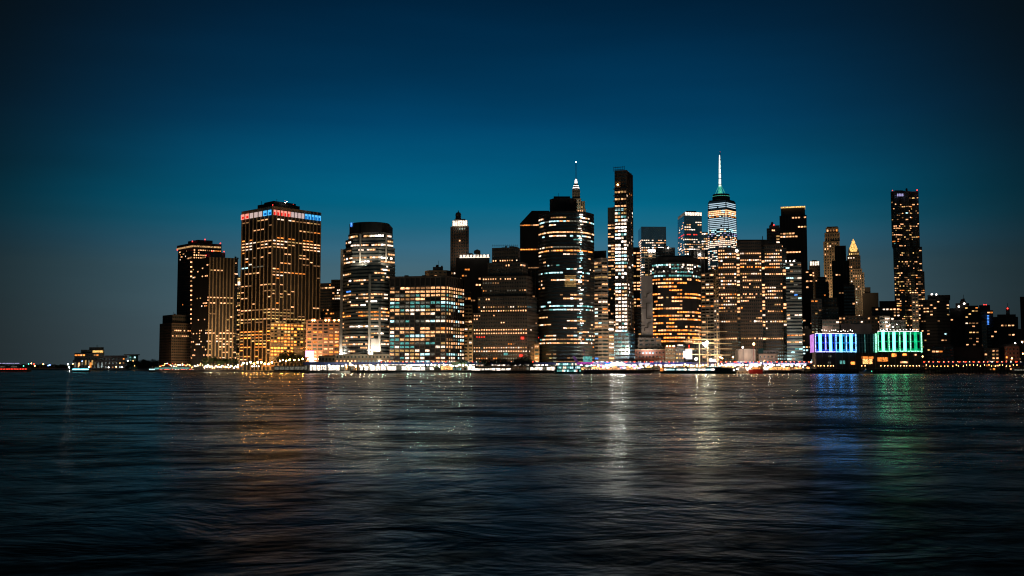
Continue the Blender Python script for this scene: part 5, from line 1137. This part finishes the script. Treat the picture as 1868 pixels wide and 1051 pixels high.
# dinner boat
r, L_ = boat_at(1203, 1343, 1050, 'dinner_boat', 'long dark green dinner boat with one row of bright cabin windows, before the tall ship', 'boat')
q = MB(); hull(q, L_, 11, -.4, 2.3, 'paint_green', bow=.1); q.build('hull', r)
q = MB(); q.box(-L_/2+3, L_/2-6, -4.6, 4.6, 2.3, 5.4, 'paint_green'); cb = q.build('cabin', r)
q = MB(); q.box(-L_/2+2, L_/2-8, -5, 5, 5.41, 5.7, 'dark'); q.build('upper_deck', r)
for x0, x1 in ((1211, 1229.5), (1233, 1251), (1253.5, 1271), (1273, 1302)):
    n = max(3, int((x1-x0)/3.1))
    for i in range(n):
        a = (x0+(x1-x0)*i/n-1273)/F*1050; c = (x0+(x1-x0)*(i+.86)/n-1273)/F*1050
        q = MB(); q.box(a, c, -4.72, -4.55, 3.35, 4.75, rp.choice(('K', 'N', 'NB', 'K'))); q.build('window', cb)
q = MB()
for i in range(30): q.bar((-L_/2+3+i*2, -4.8, 5.7), (-L_/2+3+i*2, -4.8, 6.7), .1, 'steel')
q.bar((-L_/2+3, -4.8, 6.7), (L_/2-12, -4.8, 6.7), .12, 'steel'); q.build('railing', r)
for i in range(22): q = MB(); x = -L_/2+2+i*3.1+rp.uniform(-.5, .5); z = rp.uniform(6.6, 8); q.lathe((x, 0), [(.1, z-.3), (.28, z), (.1, z+.3)], rp.choice(('warm_lamp', 'warm_lamp', 'white_lamp')), 6); q.bar((x, 0, 5.7), (x, 0, z-.3), .08, 'steel'); q.build('deck_lamp', r)
for z in (2.5, 4.2): q = MB(); q.box(-L_/2+1.2, -L_/2+3, -4.4, 4.4, z, z+1.2, 'A'); q.build('stern_window', r)
q = MB(); q.box(8, 22, -3.6, 3.6, 5.72, 8.1, 'paint_green'); wh_ = q.build('wheelhouse', r)
for i in range(6): q = MB(); q.box(8.5+i*2.2, 10.1+i*2.2, -3.72, -3.58, 6.5, 7.6, 'K' if i % 2 else 'N'); q.build('window', wh_)
# teal windowed boat
r, L_ = boat_at(1010, 1062, 1030, 'ferry', 'teal windowed three decked boat with a slanted pale purple tail fin', 'boat')
q = MB(); hull(q, L_, 9, -.4, 1.6, 'paint_green', bow=.12); q.build('hull', r)
for k, (z, y0, y1) in enumerate(((1.6, -L_/2+1, L_/2-1), (4.6, -L_/2+1.6, L_/2-1.5), (7.6, -L_/2+2, L_/2-5))):
    q = MB(); q.box(y0, y1, -4, 4, z, z+2.9, 'tealglass'); cb = q.build('cabin', r)
    q = MB(); q.box(y0-.4, y1+.4, -4.4, 4.4, z+2.903, z+3.0, 'paint_white'); q.build('deck', r)
    n = int((y1-y0)/1.6)
    for i in range(n):
        if rp.random() < .12: continue
        q = MB(); a = y0+.3+(y1-y0-.5)*i/n; q.box(a, a+(y1-y0)/n*.8, -4.12, -3.98, z+.5, z+2.3, rp.choice(('T', 'T', 'K', 'N', 'T')) if k != 1 or i < 9 else 'K'); q.build('window', cb)
q = MB(); q.prism([(7.2, -.4), (10.6, -.4), (10.6, .4), (7.2, .4)], 10.6, 16.6, 'paint_purple', top=[(4.3, -.3), (6.4, -.3), (6.4, .3), (4.3, .3)]); q.build('tail_fin', r)
q = MB(); q.prism([(11, -1.4), (26, -1.2), (27, 1.2), (11, 1.4)], 8.2, 9.2, 'paint_purple', top=[(15, -.5), (22, -.4), (22, .4), (15, .5)]); q.build('canopy', r)
q = MB(); q.bar((15.2, 0, 1.7), (15.2, 0, 22.5), .35, 'paint_purple'); q.bar((13.6, 0, 18), (17.2, 0, 17.4), .25, 'paint_purple'); q.lathe((15.2, 0), [(.2, 21), (.8, 22), (.3, 23.4)], 'paint_purple', 8); q.build('radar_mast', r)
# lilac sails boat next to it
r, L_ = boat_at(1062, 1098, 1046, 'barge', 'low dark barge with a few round lit portholes moored right of the teal windowed boat', 'boat')
q = MB(); hull(q, L_, 8, -.4, 3.4, 'dark', bow=.08); q.build('hull', r)
q = MB(); q.box(-L_/2+2, L_/2-3, -3, 3, 3.4, 5.0, 'dark'); cb = q.build('cabin', r)
for i in range(5): q = MB(); q.box(-6+i*2.6, -5+i*2.6, -3.12, -2.98, 3.9, 4.6, 'N'); q.build('window', cb)
# red lightship
r, L_ = boat_at(1366.5, 1391, 1060, 'lightship', 'red hulled lightship with a lamp high on its mast', 'ship')
q = MB(); hull(q, L_, 6.5, -.4, 4.2, 'paint_red', bow=.3); q.build('hull', r)
q = MB(); q.box(-3.4, 4.2, -2, 2, 4.2, 6.4, 'spar'); dh_ = q.build('deckhouse', r)
for i in range(4): q = MB(); q.box(-2.8+i*1.8, -1.8+i*1.8, -2.12, -1.98, 4.9, 5.8, 'AB'); q.build('window', dh_)
q = MB(); q.bar((-1.6, 0, 6.4), (-1.6, 0, 27.5), .45, 'paint_red'); q.bar((-1.6, 0, 14), (-3.6, 0, 6.4), .15, 'steel'); q.bar((-1.6, 0, 20), (5, 0, 5), .12, 'steel'); q.bar((-1.6, 0, 20), (-10, 0, 4.4), .12, 'steel'); q.build('mast', r)
q = MB(); q.lathe((-1.6, 0), [(.4, 27.4), (1.0, 28.2), (.9, 29.2), (.3, 29.8)], 'warm_lamp', 8); q.build('mast_light', r)
q = MB(); q.lathe((5.2, 0), [(1, 4.2), (1, 8), (.9, 8.2)], 'spar', 10); q.build('funnel', r)
q = MB(); q.lathe((-8, 0), [(.3, 4.3), (.7, 4.8), (.3, 5.4)], 'warm_lamp', 8); q.build('deck_lamp', r)
# tug
r, L_ = boat_at(1341, 1366, 1064, 'tug', 'tan and white tug with a round lamp left of the red lightship', 'boat')
q = MB(); hull(q, L_, 6.5, -.4, 2.6, 'spar', bow=.3); q.build('hull', r)
q = MB(); q.box(-3.5, 4, -2.1, 2.1, 2.6, 5.2, 'cream'); q.build('deckhouse', r)
q = MB(); q.box(-2.6, .4, -1.7, 1.7, 5.2, 7.6, 'cream'); wh_ = q.build('wheelhouse', r)
for i in range(3): q = MB(); q.box(-2.3+i*.95, -1.7+i*.95, -1.82, -1.68, 6.1, 7.1, 'W'); q.build('window', wh_)
q = MB(); q.lathe((2.4, 0), [(.8, 5.2), (.8, 8.4), (.7, 8.5)], 'grey', 10); q.build('funnel', r)
q = MB(); q.bar((-.8, 0, 7.6), (-.8, 0, 11.5), .2, 'steel'); q.build('mast', r)
for x, z in ((.8, 8.8), (-5, 4.2), (5.5, 4), (-8, 3.6)): q = MB(); q.lathe((x, -.4), [(.2, z-.4), (.5, z), (.2, z+.5)], 'white_lamp', 8); q.build('deck_lamp', r)
for x in (-8, -4, 0, 4, 8):
    q = MB(); q.lathe((x, -3.3), [(.2, .8), (.62, 1.0), (.62, 1.6), (.2, 1.8)], 'rubber', 8); q.build('fender', r)
# small sloop by the pier hall
r, L_ = boat_at(1567, 1592, 1050, 'motor_yacht', 'small white motor boat hanging by the dark pier below the lit hall', 'boat')
q = MB(); hull(q, L_, 4, -.2, 2.0, 'paint_white', bow=.35); q.build('hull', r)
q = MB(); q.prism([(-2, -1.4), (5, -1.4), (5, 1.4), (-2, 1.4)], 2, 3.9, 'tealglass', 'paint_white', top=[(0, -1.2), (4.6, -1.2), (4.6, 1.2), (0, 1.2)]); q.build('cabin', r)
q = MB(); q.bar((3.6, 0, 3.9), (3.6, 0, 6.4), .12, 'steel'); q.build('mast', r)
q = MB(); q.lathe((5.6, 0), [(.1, 2.2), (.25, 2.5), (.1, 2.8)], 'green_lamp', 6); q.build('stern_light', r)
# ferries at the left
def ferry(px0, px1, Y, label, top, mlow, decks=2, flip=False):
    r, L_ = boat_at(px0, px1, Y, 'ferry', label, 'ferry', flip); k = L_
    q = MB(); hull(q, L_, L_*.2, -.4, 2.2, 'dark', bow=.1); q.build('hull', r)
    z = 2.2
    for d in range(decks):
        i0 = L_*.04*(d+1); q = MB(); q.box(-L_/2+i0, L_/2-i0, -L_*.08, L_*.08, z, z+3, 'dark'); cb = q.build('cabin', r)
        n = 14; w = (L_-2*i0)/n
        for i in range(n): q = MB(); q.box(-L_/2+i0+w*(i+.1), -L_/2+i0+w*(i+.9), -L_*.08-.15, -L_*.08+.02, z+.9, z+2.2, mlow if d == 0 else 'Dg'); q.build('window', cb)
        z += 3.3; q = MB(); q.box(-L_/2+i0*.8, L_/2-i0*.8, -L_*.085, L_*.085, z-.29, z, 'paint_white'); q.build('deck', r)
    if top:
        q = MB(); q.box(-L_/2+4, L_/2-3, -.6, .6, z+3.4, z+4.3, top); q.build('canopy_light', r)
        for i in range(6): q = MB(); q.bar((-L_/2+5+i*(L_-9)/5, 0, z), (-L_/2+5+i*(L_-9)/5, 0, z+3.4), .3, 'steel'); q.build('post', r)
    q = MB(); q.box(-L_*.1, L_*.02, -1.6, 1.6, z, z+2.3, 'dark'); q.build('wheelhouse', r); return r
ferry(-24, 38, 1760, 'big ferry with a violet white light line along its canopy at the left edge', 'V', 'R', 2)
ferry(-20, 55, 1560, 'low ferry with a red row of lights at the left edge', None, 'R', 1)
ferry(132, 164, 1330, 'small ferry with a pale cyan lit lower deck below the far left terminal', None, 'cyan_lamp', 1)
ferry(272, 283, 1320, 'tiny dark boat with a cyan light left of the leftmost block', None, 'K', 1)
ferry(1846, 1900, 1020, 'low boat with a dim white light row cut off by the right edge', None, 'Dg', 1)
# tall ship
YS = 1085.0
sx = lambda px, y=640: at(px, YS, y).x
r = thing('tall_ship', 'floodlit tall ship with three masts of long horizontal yards', 'sailing ship', (sx(1293), YS, 0)); o_ = (sx(1293), YS, 0)
q = MB(); hull(q, 62, 11, -.4, 5, 'dark', bow=.3); q.build('hull', r)
q = MB(); q.box(-20, 22, -2.5, 2.5, 5, 7.4, 'spar'); q.build('deckhouse', r)
q = MB(); q.bar((-29, 0, 5), (-45, 0, 12), .5, 'spar'); q.build('bowsprit', r)
for px, top in ((1276, 590), (1291, 578), (1309, 596)):
    mx = sx(px)-o_[0]; zt_ = zat(YS, top)
    q = MB(); q.lathe((mx, 0), [(.5, 4.9), (.42, 25), (.28, zt_-8), (.12, zt_)], 'spar', 8); ms = q.build('mast', r)
    for y, hw in ((647, 12.5), (637.5, 14), (626.5, 14), (619, 13), (605, 9.5), (597, 6.5)):
        if zat(YS, y) > zt_-2: continue
        z = zat(YS, y) + rp.uniform(-.5, .5); q = MB(); q.bar((mx-hw, -.7, z), (mx+hw, -.7, z), .62, 'spar'); q.build('yard', ms)
    q = MB()
    for s in (-1, 1):
        for dx in (1.5, 3.5): q.bar((mx+s*dx, -5*1, 5.1), (mx, 0, zt_*.72), .12, 'steel')
        q.bar((mx+s*6, 0, 5.2), (mx, 0, zt_*.92), .1, 'steel')
    q.build('rigging', r)
for px, y, R_ in ((1284, 627, 1.3), (1290, 625, 1.5), (1287, 631, 1.0), (1270, 655, 1.2), (1297, 657, 1.4), (1303, 658, 1.0)):
    p = at(px, YS-3, y); q = MB(); q.lathe((p.x-o_[0], -3), [(R_*.4, p.z-R_), (R_, p.z-R_*.4), (R_, p.z+R_*.4), (R_*.4, p.z+R_)], 'ship_flood', 10); q.bar((p.x-o_[0], -3, 5), (p.x-o_[0], -3, p.z-R_), .2, 'steel'); q.build('floodlight', r)
for i in range(16): q = MB(); x = -24+i*3; z = rp.uniform(7.5, 10); q.lathe((x, -2), [(.15, z-.4), (.35, z), (.15, z+.4)], 'warm_lamp', 6); q.bar((x, -2, 5), (x, -2, z-.4), .08, 'steel'); q.build('deck_lamp', r)

# ================================================================ the lamps that wash the facades
def area(px, Y, py, tx, tY, tpy, W_, H_, power, col, name='floodlight_beam'):
    p = at(px, Y, py); t = at(tx, tY, tpy); l = bpy.data.lights.new(name, 'AREA'); l.shape = 'RECTANGLE'; l.size = W_; l.size_y = H_; l.energy = power; l.color = col
    o = bpy.data.objects.new(name, l); COL.objects.link(o); o.location = p; o.rotation_euler = (t-p).to_track_quat('-Z', 'Y').to_euler(); return o
WM = (1, .6, .28); WW = (1, .86, .68)
K_ = 1000
area(403, 1500, 667, 403, 1565, 610, 36, 4, 60*K_, (1, .58, .26)); area(404, 1500, 640, 404, 1565, 520, 30, 6, 36*K_, (1, .6, .3))
area(303, 1560, 667, 302, 1620, 620, 14, 3, 5*K_, (1, .5, .22))
area(525, 1300, 662, 525, 1400, 610, 40, 5, 60*K_, (1, .52, .18)); area(545, 1290, 655, 540, 1420, 430, 30, 5, 60*K_, (1, .66, .38))
area(592, 1270, 662, 592, 1320, 610, 36, 4, 5*K_, (1, .42, .2))
for x0, y0 in ((622.8, 646), (674, 645), (692.5, 645), (683.5, 645)): area(x0, 1189 if x0 > 640 else 1224, y0, x0, 1200 if x0 > 640 else 1232, y0-26, 3, 2, 2.2*K_, WW)
area(657.4, 1199, 482, 657.4, 1207, 455, 2.5, 2, 3*K_, WW); area(705, 1197, 480, 705, 1205, 455, 2.5, 2, 3*K_, WW)
area(660, 1150, 660, 660, 1172, 640, 50, 3, 3*K_, (1, .75, .5))
area(700, 1170, 660, 690, 1205, 600, 12, 4, 3*K_, (1, .85, .6))
area(775, 1165, 660, 775, 1200, 640, 60, 3, 3*K_, (1, .6, .4))
area(854, 1240, 658, 854, 1260, 610, 8, 3, 7*K_, (1, .62, .32))
area(920, 1150, 655, 915, 1190, 620, 50, 3, 8*K_, (1, .66, .4)); area(979, 1190, 655, 979, 1202, 635, 4, 2, 2.2*K_, (1, .5, .15))
area(1098, 1190, 655, 1098, 1218, 580, 14, 4, 12*K_, (1, .66, .42)); area(1130, 1165, 640, 1138, 1200, 450, 14, 5, 16*K_, (1, .66, .42))
area(1224, 1150, 656, 1226, 1168, 640, 22, 2, 2.2*K_, (1, .6, .35)); area(1183, 1165, 645, 1182, 1198, 560, 12, 4, 3.5*K_, (.9, .88, .9))
area(1292, 1215, 655, 1292, 1258, 570, 14, 4, 9*K_, (1, .8, .6)); area(1303, 1300, 560, 1303, 1330, 500, 8, 3, 5*K_, (1, .6, .3))
area(1363, 1130, 658, 1363, 1160, 646, 20, 3, 2.6*K_, (1, .74, .62)); area(1400, 1140, 657, 1400, 1164, 646, 20, 3, 2.0*K_, (1, .7, .6))
area(1372, 1180, 655, 1372, 1215, 622, 14, 3, 5*K_, (1, .55, .25)); area(1449, 1170, 655, 1449, 1200, 580, 14, 4, 9*K_, (.9, .95, .85))
area(1518, 1440, 560, 1518, 1496, 470, 14, 4, 60*K_, (1, .62, .32)); area(1558, 1500, 540, 1558, 1536, 480, 8, 3, 4*K_, (1, .7, .4))
area(1510, 1165, 606, 1510, 1180, 598, 8, 2, 1.2*K_, (1, .6, .5)); area(1515, 1220, 603, 1515, 1288, 560, 16, 3, 5*K_, (1, .7, .5))
area(1670, 1190, 603, 1670, 1230, 570, 6, 3, 3*K_, (1, .75, .5)); area(1845, 1165, 656, 1845, 1180, 642, 12, 2, .3*K_, (1, .5, .25))
area(837, 1440, 470, 837, 1458, 440, 8, 3, 2.5*K_, (1, .7, .5)); area(837, 1450, 415, 837, 1460, 406, 10, 2, .5*K_, WW)
area(1052, 1600, 378, 1052, 1620, 365, 8, 3, 2.2*K_, (1, .8, .5)); area(1450, 1165, 667, 1440, 1098, 676, 20, 2, 1*K_, (1, .6, .3))
area(870, 1325, 456, 868, 1332, 462, 20, 2, .3*K_, WW)
def point(px, Y, py, power, col, r=.5):
    l = bpy.data.lights.new('lamp_light', 'POINT'); l.energy = power; l.color = col; l.shadow_soft_size = r
    o = bpy.data.objects.new('lamp_light', l); COL.objects.link(o); o.location = at(px, Y, py); return o
point(1287, 1079, 631, 16*K_, (1, .8, .55)); point(1305, 1076, 640, 8*K_, (1, .75, .5)); point(1270, 1076, 640, 8*K_, (1, .8, .6))
point(1379, 1050, 664, 1.5*K_, (1, .6, .4)); point(1352, 1054, 666, 1.2*K_, (1, .9, .8)); point(1044, 1020, 640, 1.2*K_, (.8, .5, 1))
for px in (384, 400, 416, 428): point(px, 1440, 664, 2.5*K_, (1, .8, .45))
for px in (300, 325, 345): point(px, 1570, 665, 2*K_, (1, .7, .5))

# ================================================================ sky, dusk afterglow straight ahead
w = bpy.data.worlds.new('World'); C.world = w; w.use_nodes = True; nt = w.node_tree; nt.nodes.clear(); N = nt.nodes.new; L = nt.links.new
out = N('ShaderNodeOutputWorld'); bg = N('ShaderNodeBackground'); L(bg.outputs[0], out.inputs[0])
tc = N('ShaderNodeTexCoord'); sp = N('ShaderNodeSeparateXYZ'); L(tc.outputs['Generated'], sp.inputs[0])
def mth(op, a, b_=None):
    n = N('ShaderNodeMath'); n.operation = op
    for i, v in enumerate((a, b_)):
        if v is None: continue
        if isinstance(v, (int, float)): n.inputs[i].default_value = v
        else: L(v, n.inputs[i])
    return n.outputs[0]
elev = mth('MULTIPLY', mth('ARCSINE', sp.outputs['Z']), 57.2958)
azim = mth('MULTIPLY', mth('ARCTAN2', sp.outputs['X'], sp.outputs['Y']), 57.2958)
def lin(c): return tuple(((x/255+.055)/1.055)**2.4 if x > 10.3 else x/255/12.92 for x in c)
er = N('ShaderNodeMapRange'); er.inputs[1].default_value = 0; er.inputs[2].default_value = 40; L(elev, er.inputs[0])
cr = N('ShaderNodeValToRGB'); L(er.outputs[0], cr.inputs[0]); cr.color_ramp.interpolation = 'LINEAR'
STOPS = [(0, (82, 101, 109)), (2, (80, 103, 113)), (3.5, (76, 105, 117)), (5.1, (71, 107, 122)), (6.3, (52, 107, 132)), (7.4, (24, 105, 134)), (8.5, (0, 101, 134)), (10.3, (0, 87, 123)), (12.6, (0, 66, 103)), (14.6, (0, 54, 88)), (16.8, (0, 43, 73)), (18.7, (0, 34, 60)), (24, (4, 18, 32)), (40, (3, 6, 10))]
els = cr.color_ramp.elements
for i, (e_, c_) in enumerate(STOPS):
    el = els[i] if i < 2 else els.new(e_/40); el.position = e_/40
for i, (e_, c_) in enumerate(STOPS): els[i].color = (*lin(c_), 1)
sig = N('ShaderNodeMapRange'); sig.inputs[1].default_value = 2; sig.inputs[2].default_value = 18; sig.inputs[3].default_value = 21.6; sig.inputs[4].default_value = 20.3; L(elev, sig.inputs[0])
ab = mth('ABSOLUTE', mth('ADD', azim, .1)); fall = mth('POWER', 2.71828, mth('MULTIPLY', mth('POWER', mth('DIVIDE', ab, sig.outputs[0]), 3.3), -1))
up = mth('GREATER_THAN', sp.outputs['Z'], -.02)
glow = N('ShaderNodeVectorMath'); glow.operation = 'SCALE'; L(cr.outputs[0], glow.inputs[0]); L(mth('MULTIPLY', fall, up), glow.inputs['Scale'])
# low thin cloud
cn = N('ShaderNodeTexNoise'); cn.inputs['Scale'].default_value = 3.2; cn.inputs['Detail'].default_value = 5
cm = N('ShaderNodeVectorMath'); cm.operation = 'MULTIPLY'; cm.inputs[1].default_value = (1, 1, 7); L(tc.outputs['Generated'], cm.inputs[0]); L(cm.outputs[0], cn.inputs['Vector'])
cv = N('ShaderNodeMapRange'); cv.inputs[1].default_value = .35; cv.inputs[2].default_value = .7; cv.inputs[3].default_value = 1.04; cv.inputs[4].default_value = .88; L(cn.outputs[0], cv.inputs[0])
g2 = N('ShaderNodeVectorMath'); g2.operation = 'SCALE'; L(glow.outputs[0], g2.inputs[0]); L(cv.outputs[0], g2.inputs['Scale'])
# night sky base plus the glow of the near shore's own city behind the camera
back = N('ShaderNodeMapRange'); back.inputs[1].default_value = .2; back.inputs[2].default_value = -.7; back.inputs[3].default_value = 0; back.inputs[4].default_value = 1; L(sp.outputs['Y'], back.inputs[0])
bk = N('ShaderNodeVectorMath'); bk.operation = 'SCALE'; bk.inputs[0].default_value = (.015, .021, .024); L(back.outputs[0], bk.inputs['Scale'])
ad = N('ShaderNodeVectorMath'); ad.operation = 'ADD'; L(g2.outputs[0], ad.inputs[0]); L(bk.outputs[0], ad.inputs[1])
ad2 = N('ShaderNodeVectorMath'); ad2.operation = 'ADD'; L(ad.outputs[0], ad2.inputs[0])
bs_ = N('ShaderNodeVectorMath'); bs_.operation = 'SCALE'; bs_.inputs[0].default_value = (.002, .0034, .0030); L(mth('SUBTRACT', 1, fall), bs_.inputs['Scale']); L(bs_.outputs[0], ad2.inputs[1])
sky = N('ShaderNodeTexSky'); sky.sky_type = 'NISHITA'; sky.sun_disc = False; sky.sun_elevation = math.radians(-6); sky.sun_rotation = 0
sk = N('ShaderNodeVectorMath'); sk.operation = 'SCALE'; sk.inputs['Scale'].default_value = .02; L(sky.outputs[0], sk.inputs[0])
ad3 = N('ShaderNodeVectorMath'); ad3.operation = 'ADD'; L(ad2.outputs[0], ad3.inputs[0]); L(sk.outputs[0], ad3.inputs[1])
L(ad3.outputs[0], bg.inputs['Color']); bg.inputs['Strength'].default_value = 1

# ================================================================ camera
cam = bpy.data.cameras.new('camera'); co = bpy.data.objects.new('camera', cam); COL.objects.link(co); C.camera = co
cam.sensor_width = 36; cam.lens = 36*F/1868; cam.clip_start = .5; cam.clip_end = 30000
co.location = (0, 0, HC); co.rotation_euler = (math.pi/2 + PITCH, 0, 0)
C.view_settings.view_transform = 'Standard'; C.view_settings.look = 'None'; C.view_settings.exposure = 0; C.view_settings.gamma = 1
cy = C.cycles; cy.max_bounces = 4; cy.diffuse_bounces = 1; cy.glossy_bounces = 3; cy.transmission_bounces = 1; cy.caustics_reflective = False
cy.sample_clamp_indirect = 20; cy.use_denoising = True; C.render.filter_size = 1.15; cy.filter_width = 1.15
